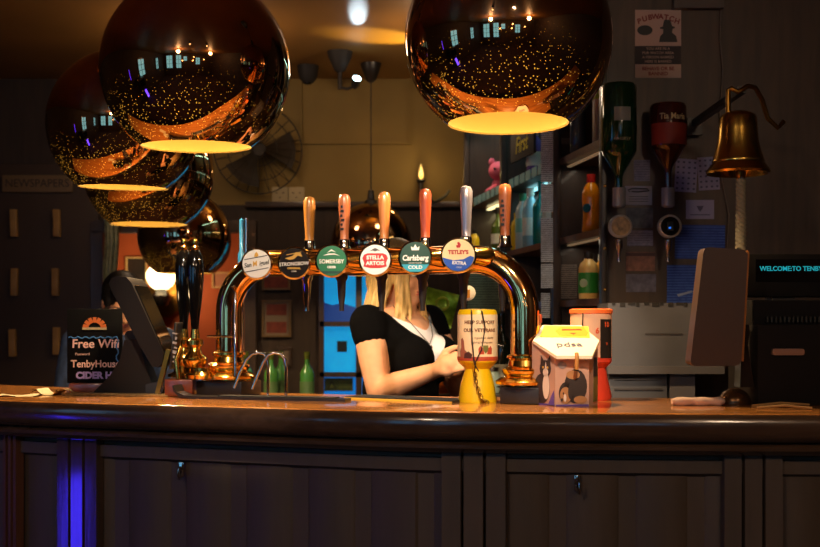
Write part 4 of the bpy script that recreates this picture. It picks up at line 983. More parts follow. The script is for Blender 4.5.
for k, (a, b) in enumerate(((-.06, -.03), (.05, -.03), (-.05, -.06), (.04, -.06))): MB().tube([(a*.4, b*.4, .045), (a, b, .025), (a*1.2, b*1.3, .014)], [.016, .015, .013], 10).build('plush_limb', PINK, t)
# ---------------------------------------------------------------- behind the barmaid
t = thing('side_counter', 'dark back counter under the shelving behind the barmaid', 'counter', (.30, 4.85, 0))
pl_ = [(.05-.3, 4.26-4.85), (.3, 4.26-4.85), (.3, 3.905-4.85), (.72, 3.905-4.85), (.72, 6.3-4.85), (.05-.3, 6.3-4.85)]
MB().prism(pl_, CT-.04, CT, 'XY').build('worktop', DARKW, t, smooth=False); MB().prism([(a*.97+.01, b*.97+.0) for a, b in pl_], .0, CT-.041, 'XY').build('carcass', DARKW, t, smooth=False)
bottle(.353, 4.40, CT, .305, .036, DKGL, DKGL, None, 'dark wine bottle standing behind the yellow collecting tin', 'wine', mat('dim_label', (150, 140, 120), .6), (.12, .36))
p = P(489, 305, 5.05)
t = thing('wall_poster', 'pale green typed poster seen through the tap font', 'poster', (p.x, 5.36, p.z))
MB().box((0, 0, 0), (.16, .004, .36)).build('poster_sheet', paper('green_poster', (150, 178, 148), (96, 120, 100), 26), t)
MB().box((-.075, .012, -.02), (.016, .016, .46)).box((.075, .012, -.02), (.016, .016, .46)).build('poster_stand', BLACK, t)
MB().box((0, .012, -(p.z-CT)/1-0.0), (.2, .05, .012)).box((0, .014, -(p.z-CT)/2), (.03, .01, (p.z-CT))).build('stand_foot', BLACK, t)
t = thing('glass_jar', 'squat glass jar on the back counter by the wine bottle', 'jar', (.36, 4.33-.0, CT+.0005)); t.location = (.315, 4.36, CT+.0005)
MB().lathe([(.026, 0), (.03, .01), (.03, .07), (.024, .085), (0, .085)], 24).build('jar_body', mat('pale_glass', (160, 176, 160), .1, coat=.6), t); MB().lathe([(.026, .083), (.026, .10), (0, .10)], 24).build('lid', STEEL, t)
# snack packets on a hanging card, carton, glass
p = P(435, 306, 4.55)
t = thing('snack_packet', 'shiny green and yellow snack packet on the shelf end behind the barmaid', 'snack packet', (p.x, p.y, p.z-.06))
def packet(parent, w_, h_, m, nm, rot=0.):
    rows = []
    for j in range(11):
        v = j/10; row = []
        for i in range(11):
            u = i/10; th = .022*math.sin(PI*min(1, max(0, (v-.06)/.88)))*math.sin(PI*u)**.6
            row.append(((u-.5)*w_, -th-.0008+.003*math.sin(9*u+7*v), v*h_))
        rows.append(row)
    back = [[(x, -y, z) for x, y, z in r] for r in rows]
    return MB().grid(rows).grid(back).build(nm, m, parent, (0, 0, 0), (0, rot, 0), weld=True)
GREENFOIL = mat('green_foil', (150, 200, 60), .25, .2, var=.7, vscale=22); ORFOIL = mat('orange_foil', (214, 110, 40), .25, .3, var=.5, vscale=26)
packet(t, .13, .14, GREENFOIL, 'foil_bag', .25)
MB().tube([(.03+.024*math.cos(2*PI*k/20), -.024, .085+.024*math.sin(2*PI*k/20)) for k in range(20)], .005, 8, True).build('ring_print', mat('lime_print', (190, 214, 70), .4), t)
MB().box((0, .035, -.13), (.10, .04, .26)).build('display_box', mat('display_card', (70, 30, 24), .6), t); t.location.z = CT+.26
p = P(436, 330, 4.7)
t = thing('blue_carton', 'slim blue carton on the back counter under the snack packet', 'carton', (p.x+.01, 4.46, CT+.0006))
MB().box((0, 0, .09), (.045, .045, .18), bev=.002).build('carton_body', BLUEB, t); MB().box((0, -.0235, .12), (.03, .001, .04)).build('carton_label', WHT, t)
t = thing('beer_glass', 'empty glass on the back counter behind the collecting tin', 'glass', (.17, 4.42, CT+.0006))
MB().lathe([(.028, 0), (.036, .13), (.034, .13), (.026, .008), (0, .008)], 28).build('glass_wall', mat('smoky_glass', (120, 116, 104), .08, coat=.6), t)
t = thing('snack_packet', 'orange snack packet low beside the collecting tin', 'snack packet', (.135, 4.335, CT+.0006))
packet(t, .09, .075, ORFOIL, 'foil_bag', -.1)
p = P(468, 293, 3.03)
t = thing('hanging_fob', 'round white fob with a bottle picture hanging on a string under the blue half badge', 'fob', p)
MB().lathe([(.020, -.003), (.020, .003), (.014, .004), (0, .004)], 28, (0, 0, 0), (0, -1, 0)).build('fob_disc', WHITE, t)
MB().box((0, -.005, -.002), (.010, .003, .022)).build('bottle_picture', mat('amber_print', (196, 130, 40), .5), t)
MB().tube([(0, 0, .02), (0, -.005, .05), (0, -.012, .074)], .0012, 6).build('string', BLACK, t)
# counter with the green beer bottles
t = thing('far_counter', 'low dark counter with green beer bottles, behind the chrome hoops', 'counter', (-.56, 5.05, 0))
MB().box((0, 0, .915), (.5, .4, .04), bev=.004).build('worktop', DARKW, t); MB().box((0, .02, .447), (.46, .35, .892)).build('carcass', DARKW, t)
GRB = mat('green_beer_glass', (78, 140, 62), .1, coat=.6); GFOIL = mat('gold_green_foil', (120, 130, 50), .25, .5)
for px, y, lab in ((271, 4.98, 'green beer bottle behind the chrome hoops, nearer the tap column'), (281, 5.10, 'green beer bottle just behind its neighbour at the chrome hoops'), (307, 5.0, 'green beer bottle standing alone on the far counter'), (246, 5.05, 'green beer bottle seen through the chrome hoop nearest the tap column')):
    bottle((px-HX)/F*y, y, .935, .235, .031, GRB, GFOIL, None, lab, 'wine', mat('dull_green_label', (84, 112, 62), .5), (.2, .45), 'beer_bottle', 'green beer bottles on the far counter')

# ---------------------------------------------------------------- the far wall's things
# window
wn = bpy.data.objects.new('window_1', None); COL.objects.link(wn); wn.location = ((xw0+xw1)/2, WY, (zw0+zw1)/2); wn['kind'] = 'structure'
w_, h_ = xw1-xw0, zw1-zw0
def wz(py): return P(0, py, WY).z-(zw0+zw1)/2
def wxx(px): return P(px, 0, WY).x-(xw0+xw1)/2
f = MB(); f.box((wxx(359), .0, 0), (.036, .05, h_)).box((-w_/2+.01, 0, 0), (.03, .05, h_)).box((w_/2-.01, 0, 0), (.03, .05, h_))
for py in (274-14, 324, 374.5): f.box((0, 0, wz(py)), (w_, .05, .03))
f.box((0, 0, h_/2-.015), (w_, .05, .03)).box((0, 0, -h_/2+.02), (w_, .05, .04))
f.build('window_frame', DARKW, wn)
B1 = mat('lit_blue_pane', (20, 150, 220), .25, emit=(24, 160, 232), es=.62, var=.4, vscale=6); B2 = mat('lit_blue_pane_low', (16, 110, 200), .25, emit=(20, 128, 222), es=.62)
for (x0, x1) in ((321, 358), (360, 397)):
    for (a, b, m) in ((262, 323, B1), (325, 373, B1), (375.5, 440, B2)):
        MB().box(((wxx(x0)+wxx(x1))/2, .012, (wz(a)+wz(b))/2), (wxx(x1)-wxx(x0), .008, wz(a)-wz(b))).build('glass_pane', m, wn)
MB().prism([(wxx(323), wz(302)), (wxx(332), wz(305)), (wxx(342), wz(303)), (wxx(357), wz(308)), (wxx(357), wz(323)), (wxx(323), wz(323))], .003, .007).build('tarpaulin', mat('navy_tarp', (20, 70, 150), .6, emit=(14, 60, 160), es=.28), wn)
note(337, 341, 347, 352, mat('dark_slate_notice', (24, 34, 42), .5), 'small dark square notice stuck on the blue window', 'notice', 'notice', Y=WY+.006)
o, W_, H_ = note(324.5, 378, 353, 391, mat('olive_sign', (58, 74, 36), .5), 'olive warning sign with a triangle on the lowest blue pane', 'warning_sign', 'sign', Y=WY+.006)
MB().prism([(-.07, -.026), (-.012, -.026), (-.041, .028)], -.003, -.001).build('warning_triangle', mat('olive_dark', (26, 34, 16), .5), o)
MB().prism([(-.056, -.02), (-.026, -.02), (-.041, .010)], -.004, -.0028).build('triangle_centre', mat('olive_light', (84, 96, 44), .5), o)
for k in range(3): MB().box((.035, -.0015, .016-k*.016), (.07, .001, .006)).build('print_line', mat('olive_light', (84, 96, 44), .5), o)
# sockets
for px, lab in ((280, 'pale double socket plate on the mustard wall, beside the fan'), (296.5, 'pale socket plate adjoining the first one, farther from the fan')):
    c = P(px, 195, WY-.006)
    t = thing('wall_socket', lab, 'socket', c, 0, 'pale socket plates on the mustard wall')
    MB().box((0, 0, 0), (.094, .012, .094), bev=.003).build('plate', mat('ivory_plate', (196, 176, 130), .5), t)
    for q in ((-.02, .012), (.02, .012), (0, -.016)): MB().box((q[0], -.0062, q[1]), (.012, .003, .006)).build('slot', mat('socket_slot', (90, 70, 44), .5), t)
    MB().box((.03, -.007, .03), (.012, .006, .02)).build('rocker', mat('ivory_plate', (196, 176, 130), .5), t)
# fan
c = P(258, 150, WY-.14)
t = thing('wall_fan', 'dark round wire cage fan on the mustard wall beside the sockets', 'fan', c, .25)
FANM = mat('bronze_fan', (40, 30, 18), .5, .3)
rf = 44*(WY-.14)/F
cg = MB()
for k in range(24):
    a = 2*PI*k/24
    cg.tube([(.03*math.cos(a), -.075, .03*math.sin(a)), (rf*.7*math.cos(a), -.065, rf*.7*math.sin(a)), (rf*math.cos(a), -.01, rf*math.sin(a)), (rf*.6*math.cos(a), .05, rf*.6*math.sin(a))], .0022, 5)
for rr, yy in ((rf, -.01), (rf*.72, -.064), (rf*.4, -.074)): cg.tube([(rr*math.cos(2*PI*k/40), yy, rr*math.sin(2*PI*k/40)) for k in range(40)], .004 if rr == rf else .0025, 6, True)
cg.build('wire_cage', FANM, t)
for k in range(3):
    a0 = 2*PI*k/3
    MB().grid([[(r_*math.cos(a0+s_*.45*(1+.3*r_/rf)), -.03+.03*s_, r_*math.sin(a0+s_*.45*(1+.3*r_/rf))) for s_ in (-1, -.5, 0, .5, 1)] for r_ in (rf*.15, rf*.4, rf*.65, rf*.85)]).build('fan_blade', mat('fan_blade', (52, 40, 24), .5), t)
MB().lathe([(.04, -.03), (.045, 0), (.04, .05), (.0, .06)], 24, (0, -.02, 0), (0, 1, 0)).build('motor', FANM, t); MB().box((0, .09, 0), (.05, .11, .05)).build('bracket', FANM, t)
# framed pictures
RDPR = mat('red_picture', (116, 46, 30), .6, var=.3, vscale=30)
def picture(x0, y0, x1, y1, Yp, label, m, fm, nband=0, cat='picture', g=None):
    a = P(x0, y0, Yp-.012); b = P(x1, y1, Yp-.012); c = (a+b)/2; W_, H_ = b.x-a.x, a.z-b.z
    t = thing('picture_frame', label, cat, c, 0, g)
    fb = .012; f = MB().box((0, 0, H_/2-fb/2), (W_, .02, fb)).box((0, 0, -H_/2+fb/2), (W_, .02, fb)).box((-W_/2+fb/2, 0, 0), (fb, .02, H_-2*fb)).box((W_/2-fb/2, 0, 0), (fb, .02, H_-2*fb))
    f.build('frame', fm, t); pr = MB().box((0, .004, 0), (W_-2*fb, .006, H_-2*fb)).build('print', m, t)
    if nband:
        for s_ in (-1, 1): MB().box((0, -.0002, s_*H_*.24), ((W_-2*fb)*.8, .002, H_*.30)).build('red_block', RDPR, pr)
    return t
GILT = mat('dull_gilt', (120, 92, 56), .4, .3); MOUNT = mat('grey_mount', (128, 110, 92), .7)
picture(262, 300, 291, 337, WY, 'framed picture with two red blocks on the dark wall behind the hoops', MOUNT, GILT, 1)
picture(262, 262, 290, 290, WY, 'framed red picture just under the tap bar, above the two block picture', RDPR, GILT)
picture(277, 347, 291, 366, WY, 'small dull picture low on the dark wall above the green bottles', MOUNT, DARKW)
# newspapers rack
YR = WY
a = P(-30, 165, YR); b = P(100, 470, YR)
t = thing('newspaper_rack', 'dark wooden newspaper rack with a sign plate and six pale pegs on the wall', 'newspaper rack', ((a.x+b.x)/2, YR-.03, (a.z+b.z)/2))
MB().box((0, .01, 0), (b.x-a.x, .036, a.z-b.z), bev=.004).build('back_board', mat('rack_board', (66, 48, 36), .6), t)
def rz_(px, py, Y=YR-.06): 
    q = P(px, py, Y); return (q.x-t.location.x, q.z-t.location.z)
s0 = rz_(2, 175); s1 = rz_(72, 192)
sg = MB().box(((s0[0]+s1[0])/2, -.02, (s0[1]+s1[1])/2), (s1[0]-s0[0], .016, s0[1]-s1[1]), bev=.002).build('sign_plate', mat('sign_plate_wood', (120, 94, 62), .6), t)
text('NEWSPAPERS', .068, mat('sign_letters', (44, 30, 20), .5), sg, ((s0[0]+s1[0])/2, -.0288, (s0[1]+s1[1])/2), sx=.93)
PEG = mat('pale_peg', (176, 132, 70), .5, var=.2, vscale=12)
for (px, py) in ((13.5, 223), (56.5, 223), (14, 282), (55, 282), (12, 343), (56, 341)):
    q = rz_(px, py); MB().box((0, 0, 0), (6.5*YR/F, .03, 27*YR/F), bev=.004).build('peg', PEG, t, (q[0], -.022, q[1]), (0, random.uniform(-.04, .04), 0))
# red room: lit lamp, picture, curtain
c = P(165, 286, Y1-.02)
t = thing('oil_lamp_sconce', 'wall lamp with a glowing opal globe and a round brass plate on the red wall', 'lamp', c)
sc = Y1/F
MB().lathe([(19*sc, 0), (18*sc, .02), (12*sc, .03), (0, .03)], 36, (0, 0, -.10), (0, -1, 0)).build('brass_reflector', DBRASS, t)
MB().lathe([(.05, -.16), (.075, -.12), (.08, -.08), (.05, -.05), (.04, -.03), (0, -.03)], 28, (0, -.14, 0)).build('oil_font', BLACKG, t)
MB().lathe([(.05, -.03), (.09, .0), (.118, .06), (.118, .10), (.085, .15), (.05, .17), (.045, .17), (0, .168)], 32, (0, -.14, 0)).build('opal_globe', mat('opal_lit', (255, 244, 220), .3, emit=(255, 228, 170), es=4.), t)
MB().tube([(0, -.01, -.10), (0, -.08, -.13), (0, -.14, -.12)], .008).build('arm', DBRASS, t)
lamp('lamp_light', 'POINT', (0, -.32, .04), 14, (1, .62, .32), t, .08)
picture(126, 257, 147, 330, Y1, 'cream framed picture on the red wall beside the lit lamp', mat('dark_picture', (40, 30, 26), .5, var=.8, vscale=9), mat('cream_frame', (206, 172, 112), .5))
picture(212, 272, 240, 288, Y1, 'pale framed notice on the red wall beyond the hand pulls', mat('pale_red_notice', (180, 120, 90), .6), mat('cream_frame', (206, 172, 112), .5))
c = P(109, 260, WY-.10)
cu = MB(); rows = []
for j in range(9): rows.append([(-.03+.09*i/14+.006*math.sin(j), .02*math.sin(i*1.7), .26-.07*j-.02*(i/14)*(j < 7)) for i in range(15)])
cu.grid(rows)
o = tag(cu.build('curtain', mat('sage_curtain', (176, 178, 146), .8, var=.4, vscale=20), None, c), 'sage patterned curtain hanging at the edge of the opening to the red room', 'curtain')
# ceiling fittings
def fitting(px, py, label, kind):
    q = P(px, py, 1); Yc = F*(CH-CZ)/(HY-py); x = (px-HX)/F*Yc
    t = thing('ceiling_fitting', label, 'ceiling fitting', (x, Yc, CH))
    if kind == 'dome':
        MB().lathe([(0, -.10), (.03, -.095), (.05, -.07), (.058, -.03), (.062, 0)], 28, caps=False).build('dome', BLACKM, t)
        MB().lathe([(.0, -.108), (.02, -.104), (.022, -.095)], 16, caps=False).build('lens', BLACKG, t)
    else:
        MB().lathe([(.016, -.11), (.03, -.10), (.062, -.03), (.07, 0)], 28, caps=False).build('cone_cover', BLACKM, t)
        MB().cyl((0, 0, -.10), (0, 0, -.20), .012).build('stem', BLACKM, t)
        arm = MB().tube([(0, 0, -.19), (.04, -.01, -.20), (.075, -.02, -.19)], .008).build('arm', BLACKM, t)
        sp = MB().lathe([(.012, -.02), (.022, 0), (.026, .045), (.02, .045)], 20, (.082, -.02, -.18), (.25, -.75, .6)).build('spot_head', BLACKM, t)
        MB().lathe([(.024, .044), (0, .058)], 20, (.082, -.02, -.18), (.25, -.75, .6)).build('lit_lens', mat('cold_led', (220, 245, 255), .3, emit=(190, 240, 255), es=14), sp)
        lamp('spot_beam', 'SPOT', Vector((.102, -.082, -.132)), 9, (.72, .9, 1), t, .008, (.13, -.74, 0), .15, .6)
    return t
fitting(308, 66, 'dark domed fitting on the ceiling beside the cone shaped cover', 'dome'); fitting(340, 52, 'dark cone shaped ceiling fitting carrying a small cold white spotlight', 'cone')
# candle lamp
c = P(421, 176, WY-.10)
t = thing('candle_lamp', 'candle bulb wall lamp with dark curled arms between the tap handles', 'lamp', c)
MB().lathe([(.0, .075), (.006, .06), (.016, .02), (.018, .0), (.012, -.02), (0, -.02)], 20).build('candle_bulb', mat('candle_glass', (200, 190, 150), .1, coat=.6, emit=(255, 170, 40), es=.35), t)
MB().lathe([(0, .03), (.006, .01), (.008, -.005), (0, -.012)], 14, (0, -.014, 0)).build('flame_filament', mat('amber_filament', (255, 180, 40), .3, emit=(255, 176, 40), es=7), t)
MB().lathe([(.024, -.02), (.026, -.03), (.014, -.04), (.012, -.10), (0, -.10)], 18).build('candle_cup', BLACKM, t)
MB().tube([(0, 0, -.09), (.02, .01, -.12), (.08, .03, -.15), (.14, .04, -.12), (.17, .04, -.08)], .009).tube([(.0, 0, -.10), (0, .05, -.14), (0, .09, -.14)], .012).build('curled_arm', mat('grey_iron', (96, 96, 84), .3, .7), t)
lamp('candle_light', 'POINT', (0, -.06, .02), .6, (1, .7, .3), t, .02)
# added up light that puts an amber glow on the ceiling
t = thing('shelf_uplight', 'small amber uplighter on a bracket at the far end of the shelving', 'light', (fr(6.0)-.05, 6.0, 2.36))
MB().lathe([(.03, -.05), (.036, .0), (.03, .0), (.0, -.02)], 20).build('housing', BLACK, t); MB().box((.05, 0, -.03), (.12, .02, .02)).build('bracket', BLACK, t)
lamp('uplight_beam', 'SPOT', (0, 0, .02), 60, (1, .78, .16), t, .01, (-.41, -.2, .39), .6, .8)
# ---------------------------------------------------------------- people
def remesh(mb, name, m, parent, voxel, smooth=4, cut=None):
    o = mb.build('tmp', None)
    r = o.modifiers.new('r', 'REMESH'); r.mode = 'VOXEL'; r.voxel_size = voxel
    s = o.modifiers.new('s', 'SMOOTH'); s.factor = .5; s.iterations = smooth
    dg = bpy.context.evaluated_depsgraph_get(); dg.update()
    me = bpy.data.meshes.new_from_object(o.evaluated_get(dg)); old = o.data
    bpy.data.objects.remove(o); bpy.data.meshes.remove(old)
    me.name = name; me.materials.clear(); me.materials.append(m)
    if cut:
        bm = bmesh.new(); bm.from_mesh(me)
        bmesh.ops.delete(bm, geom=[f for f in bm.faces if cut(f.calc_center_median())], context='FACES')
        for _ in range(14):
            nv = {}
            for v in bm.verts:
                if v.is_boundary:
                    nb_ = [e.other_vert(v).co for e in v.link_edges if e.is_boundary]
                    if len(nb_) == 2: nv[v] = v.co*.4+(nb_[0]+nb_[1])*.3
            for v, q in nv.items(): v.co = q
        bm.to_mesh(me); bm.free()
    for p_ in me.polygons: p_.use_smooth = True
    r_ = bpy.data.objects.new(name, me); COL.objects.link(r_)
    if parent: r_.parent = parent
    return r_
def caps(mb, pts, rs):
    pts = [Vector(p) for p in pts]
    for i in range(len(pts)-1): mb.cyl(pts[i], pts[i+1], rs[i], rs[i+1], 14)
    for p_, r in zip(pts, rs): mb.sphere(p_, r, 14, 10)
SKIN = mat('warm_skin', (226, 164, 126), .55, var=.06, spec=.3, vscale=30)
def hand(mb, w_, d, up, side, curl=.5, thumb=1):
    "w_ wrist, d pointing along the hand, up the back of the hand, side towards the thumb"
    d = d.normalized(); side = (side-d*side.dot(d)).normalized(); up = d.cross(side)*thumb
    caps(mb, [w_, w_+d*.03, w_+d*.075], [.024, .029, .026])
    mb.sphere(w_+d*.055+side*.012, (.03, .03, .022), 14, 10); mb.sphere(w_+d*.05-side*.015, (.028, .028, .022), 14, 10)
    for k, (o_, L_) in enumerate(((.026, .070), (.009, .078), (-.009, .073), (-.026, .057))):
        b = w_+d*.085+side*o_; a = curl*(.6+.12*k); q = [b-d*.02, b]
        for s_ in (.42, .32, .26):
            q.append(q[-1]+(d*math.cos(a)-up*math.sin(a))*L_*s_); a += curl*.7
        caps(mb, q, [.0095, .0095, .0088, .0078, .0065])
    b = w_+d*.03+side*.022
    caps(mb, [b, b+d*.025+side*.028-up*.008, b+d*.055+side*.034-up*.018, b+d*.078+side*.03-up*.028], [.014, .0125, .0105, .008])
def person(base, yaw, dz, label, arms, clothes, hairm, style, head_pitch=0., head_yaw=0., head_shift=0.):
    t = thing('person', label, 'person', base)
    f = Vector((math.sin(yaw), -math.cos(yaw), 0)); rg = Vector((-math.cos(yaw), -math.sin(yaw), 0)); U = Vector((0, 0, 1))
    def L(r, a, z): return rg*r+f*a+U*(z+dz if z > .3 else z)
    R3 = yaw
    def ell(mb, r, a, z, rad, rot=None): mb.sphere(L(r, a, z), rad, 20, 14, (0, 0, R3) if rot is None else rot)
    def torso(mb, g=0.):
        ell(mb, 0, 0, .95, (.175+g, .125+g, .13+g)); ell(mb, 0, 0, 1.08, (.148+g, .115+g, .14+g)); ell(mb, 0, .005, 1.21, (.165+g, .118+g, .15+g)); ell(mb, 0, -.012, 1.315, (.172+g, .075+g, .062+g))
        if style == 'long':
            for s_ in (-1, 1): ell(mb, s_*.075, .10, 1.19, (.078+g, .075+g, .078+g))
    def legs(mb, g=0., low=.09):
        for s_ in (-1, 1): caps(mb, [L(s_*.09, 0, .92-dz), L(s_*.095, .01, .5-dz), L(s_*.095, -.015, max(low, .3)-.0 if low > .3 else low)], [.092+g, .065+g, (.05 if low > .3 else .042)+g])
    # head frame
    hc = L(0, .035+head_shift, 1.49); hy = yaw+head_yaw
    hf = Vector((math.sin(hy)*math.cos(head_pitch), -math.cos(hy)*math.cos(head_pitch), -math.sin(head_pitch))); hr = Vector((-math.cos(hy), -math.sin(hy), 0)); hu = hr.cross(hf)*-1
    if hu.z < 0: hu = -hu
    HM = Matrix((-hr, -hf, hu)).transposed().to_4x4(); HM.translation = hc
    def head(mb, r, a, z, rad):
        t_ = bmesh.new(); bmesh.ops.create_uvsphere(t_, u_segments=20, v_segments=14, radius=1)
        mb._merge(t_, HM @ Matrix.Translation((r, -a, z)) @ Matrix.Diagonal((rad[0], rad[1], rad[2], 1)))
    def HP_(r, a, z): return HM @ Vector((r, -a, z))
    b = MB(); torso(b); legs(b)
    for s_ in (-1, 1): b.sphere(L(s_*.095, .05, .045), (.042, .042, .04)); caps(b, [L(s_*.095, -.02, .04), L(s_*.1, .15, .035)], [.04, .032])
    caps(b, [L(0, -.01, 1.33), L(0, .012, 1.40), HP_(0, -.02, -.04)], [.06, .052, .052])
    head(b, 0, -.012, .028, (.074, .094, .084)); head(b, 0, .032, -.03, (.058, .064, .074)); head(b, 0, .07, -.083, (.026, .022, .02)); head(b, 0, .03, -.07, (.048, .055, .035))
    for s_ in (-1, 1):
        head(b, s_*.032, .062, -.03, (.026, .026, .026)); head(b, s_*.075, -.005, -.012, (.010, .02, .031)); head(b, s_*.03, .076, .022, (.026, .012, .008))
    caps(b, [HP_(0, .092, .010), HP_(0, .108, -.024)], [.009, .0125]); head(b, .009, .098, -.028, (.009, .010, .007)); head(b, -.009, .098, -.028, (.009, .010, .007))
    head(b, 0, .092, -.052, (.022, .010, .006)); head(b, 0, .090, -.062, (.019, .011, .007))
    for (sh_, el, wr, hd, side, th, up_) in arms(L):
        caps(b, [sh_, sh_.lerp(el, .5), el, el.lerp(wr, .35), wr], [.056, .053, .043, .043, .027])
        hand(b, wr, hd, U, side, up_, th)
    body = remesh(b, 'body', SKIN, t, .0055, 3)
    for s_ in (-1, 1):
        e = MB(); head(e, s_*.031, .077, .004, (.0125, .010, .008)); eo = e.build('eye', mat('eye_white', (214, 204, 194), .3), body)
        i_ = MB(); head(i_, s_*.030, .0845, .004, (.0052, .0035, .0055)); i_.build('iris', mat('iris_dark', (50, 40, 34), .2), eo)
        w_ = MB(); caps(w_, [HP_(s_*.014, .088, .028), HP_(s_*.032, .086, .032), HP_(s_*.048, .074, .027)], [.0035, .004, .0025]); w_.build('eyebrow', hairm, body)
    m_ = MB(); head(m_, 0, .0935, -.052, (.0215, .010, .0058)); head(m_, 0, .0915, -.0615, (.0185, .011, .0062)); m_.build('lips', mat('lip_rose', (186, 92, 84), .4), body)
    clothes(t, L, torso, legs, arms)
    # hair
    h = MB(); head(h, 0, -.024, .038, (.086, .100, .088))
    if style == 'long':
        head(h, 0, -.05, -.02, (.086, .075, .10))
        for k in range(46):
            a = -1.0+(2*1.0+PI-2.0+2.0)*k/45 if False else None
        for s_ in (-1, 1):
            for k in range(20):
                u = k/19; ang = .55+u*2.2
                x = s_*.088*math.sin(ang); y = .072*math.cos(ang)-.012
                ph = random.uniform(0, 6)
                ln = .25+.10*random.random()-(.04 if u < .2 else 0)
                q = [HP_(x*.5, y*.6-.01, .10), HP_(x*.98, y, .05)]
                for j in range(1, 8):
                    v = j/7; sw = .020*math.sin(v*9+ph)*v
                    q.append(HM @ Vector((x*(1.0+.25*v)+sw, -(y*(1.0+.1*v)-.012*v+(.075*v if u < .25 else 0.)), .05-v*(ln+(.06 if u < .25 else 0)))))
                h.tube(q, [.006, .013]+[.013-.0095*(j/7)**1.3 for j in range(1, 8)], 8)
    else:
        head(h, 0, .035, .085, (.07, .055, .03)); head(h, 0, -.05, -.01, (.078, .06, .07))
        for s_ in (-1, 1): head(h, s_*.066, -.0, .02, (.018, .045, .04))
    hh_ = remesh(h, 'hair', hairm, t, .004, 1, None)
    return t, L, HP_, body
BLACKCL = mat('black_jersey', (11, 10, 11), .95, spec=.05); WHITETOP = mat('white_cotton', (236, 228, 232), .8); BLOND = mat('blond_hair', (204, 166, 104), .5, var=.35, vscale=60, stretch=(3, 3, .4))
bx0 = (401-HX)/F*4.05
base = Vector((bx0, 4.05, 0))
def arms_b(L):
    W = lambda px, py, Y: P(px, py, Y)-base
    s1 = L(.170, -.01, 1.312); e1 = W(379, 391, 3.87); w1 = W(434, 371, 3.73); h1 = W(458, 361, 3.67)-w1
    s2 = L(-.178, -.01, 1.315); e2 = L(-.205, .11, 1.075); w2 = W(452, 372, 3.90); h2 = W(466, 360, 3.8)-w2
    return [(s1, e1, w1, h1, Vector((.0, .25, 1)), 1, .5), (s2, e2, w2, h2, Vector((0, -.3, 1)), -1, .6)]
def clothes_b(t, L, torso, legs, arms):
    inv = base
    d = MB(); torso(d, .010); legs(d, .012, .48)
    for a in arms(L):
        sh_, el = a[0], a[1]; caps(d, [sh_+Vector((0, 0, .002)), sh_.lerp(el, .17)], [.066, .0625])
    f = (L(0, 1, 1)-L(0, 0, 1)); rg = (L(1, 0, 1)-L(0, 0, 1)); d0 = L(0, 0, 1).z-1
    def loc(c): return c.dot(rg), c.dot(f), c.z-d0
    sleeves = [(a[0], a[1]) for a in arms(L)]
    def cut(c):
        r, a, z = loc(c)
        if a > .0 and z > 1.175+abs(r)*1.45: return abs(r) < .125
        if z > 1.33 and abs(r) < .10: return True
        return False
    remesh(d, 'black_dress', BLACKCL, t, .007, 4, cut)
    w_ = MB(); torso(w_, .005)
    def cut2(c):
        r, a, z = loc(c)
        if a < .0 or abs(r) > .13 or z < 1.08: return True
        return z > 1.285+abs(r)*.5
    remesh(w_, 'white_top', WHITETOP, t, .007, 4, cut2)
t, L, HP_, body = person(base, math.radians(52), -.015, 'woman with long blond hair in a black dress reaching across behind the taps', arms_b, clothes_b, BLOND, 'long', .16, .12, -.04)
nk = MB(); nk.tube([L(.07, .02, 1.375), L(.06, .085, 1.32), L(.03, .118, 1.27), L(0, .128, 1.24), L(-.03, .118, 1.27), L(-.06, .085, 1.32), L(-.07, .02, 1.375)], .0016, 6).sphere(L(0, .132, 1.23), .007, 10, 8)
nk.build('necklace', mat('dark_silver', (110, 100, 100), .3, 1.), t)
# customer on the far side, looking down
base2 = Vector(((121-HX)/F*5.0, 5.0, 0))
def arms_c(L):
    return [(L(.185, -.01, 1.31), L(.24, .03, 1.04), L(.20, .2, .92), L(.19, .28, .9)-L(.2, .2, .92), -(L(1, 0, 1)-L(0, 0, 1)), 1, .5), (L(-.185, -.01, 1.31), L(-.24, .03, 1.04), L(-.20, .2, .92), L(-.19, .28, .9)-L(-.2, .2, .92), (L(1, 0, 1)-L(0, 0, 1)), -1, .5)]
PLAID = mat('blue_plaid', (44, 60, 96), .8, var=.5, vscale=26)
def clothes_c(t, L, torso, legs, arms):
    d = MB(); torso(d, .012)
    for a in arms(L): caps(d, [a[0], a[0].lerp(a[1], .5), a[1], a[1].lerp(a[2], .85)], [.07, .064, .055, .045])
    d0 = L(0, 0, 1).z-1
    remesh(d, 'plaid_shirt', PLAID, t, .008, 4, lambda c: c.z-d0 > 1.345 and (c-L(0, 0, c.z-d0)).length < .09)
    l_ = MB(); legs(l_, .014); remesh(l_, 'trousers', mat('dark_trousers', (26, 24, 28), .9), t, .009, 3)
person(base2, .3, -.10, 'dark haired person in a blue plaid shirt looking down, beyond the till screen', arms_c, clothes_c, mat('black_hair', (22, 18, 16), .5), 'short', .7, .2, .03)

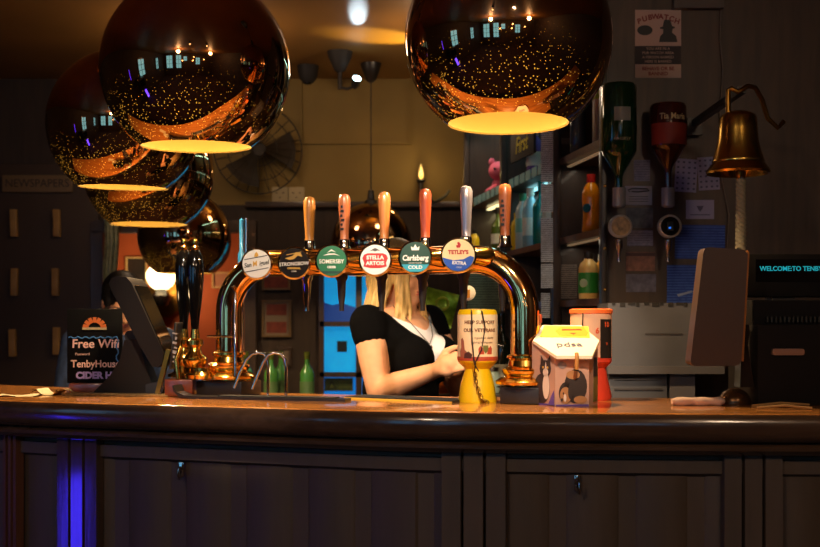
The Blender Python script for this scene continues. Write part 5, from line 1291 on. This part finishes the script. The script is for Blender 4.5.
# added soft fill lights over the customers' side and deep in the room
for i, (x, y, E, lab) in enumerate(((-1.2, -.6, 50, 'round opal ceiling light over the customers\' floor, nearer the windows'), (1.3, -.6, 42, 'round opal ceiling light over the customers\' floor, nearer the dark side wall'), (-1.03, 5.5, 9, 'round opal ceiling light deep in the room behind the second largest globe'), (.17, 5.5, 8, 'round opal ceiling light deep in the room above the far end of the shelving'))):
    t = thing('ceiling_light', lab, 'lamp', (x, y, CH), 0, 'opal ceiling lights')
    MB().lathe([(.16, 0), (.16, -.03), (.15, -.035)], 32, caps=False).build('rim', BRASS, t)
    MB().lathe([(.15, -.03), (.13, -.075), (.07, -.10), (0, -.108)], 32, caps=False).build('opal_bowl', mat('opal_bowl', (255, 226, 180), .4, emit=(255, 190, 120), es=.5), t)
    lamp('ceiling_bulb', 'POINT', (0, 0, -.2), E, (1, .72, .48), t, .12)

# ceiling spotlights added as front fill, aimed at the taps and the tins
for i, (x, tx, e, lab) in enumerate(((-.45, -.34, 150, 'black ceiling spotlight aimed at the script end of the taps'), (.30, .20, 215, 'black ceiling spotlight aimed at the collecting tins'))):
    t = thing('ceiling_spotlight', lab, 'spotlight', (x, 1.0, CH), 0, 'ceiling spotlights aimed at the bar')
    MB().lathe([(.05, 0), (.05, -.02), (.03, -.03), (0, -.03)], 24, caps=False).build('mounting_plate', BLACK, t)
    MB().cyl((0, 0, -.03), (0, 0, -.09), .010).build('stem', BLACK, t)
    d = (Vector((tx, 3.0, 1.42))-Vector((x, 1.0, CH-.11))).normalized()
    o0 = Vector((0, 0, -.11))
    hd = MB().lathe([(.0, -.06), (.03, -.06), (.036, -.05), (.04, .05), (.034, .05), (.030, .02), (0, .02)], 24, o0, d).build('spot_head', BLACK, t)
    MB().lathe([(.031, .028), (0, .034)], 20, o0, d).build('lit_lens', mat('warm_spot_lens', (255, 235, 200), .3, emit=(255, 220, 170), es=6), hd)
    lamp('spot_beam', 'SPOT', o0+d*.065, e, (1, .83, .62), t, .02, o0+d*2, .44, .45)
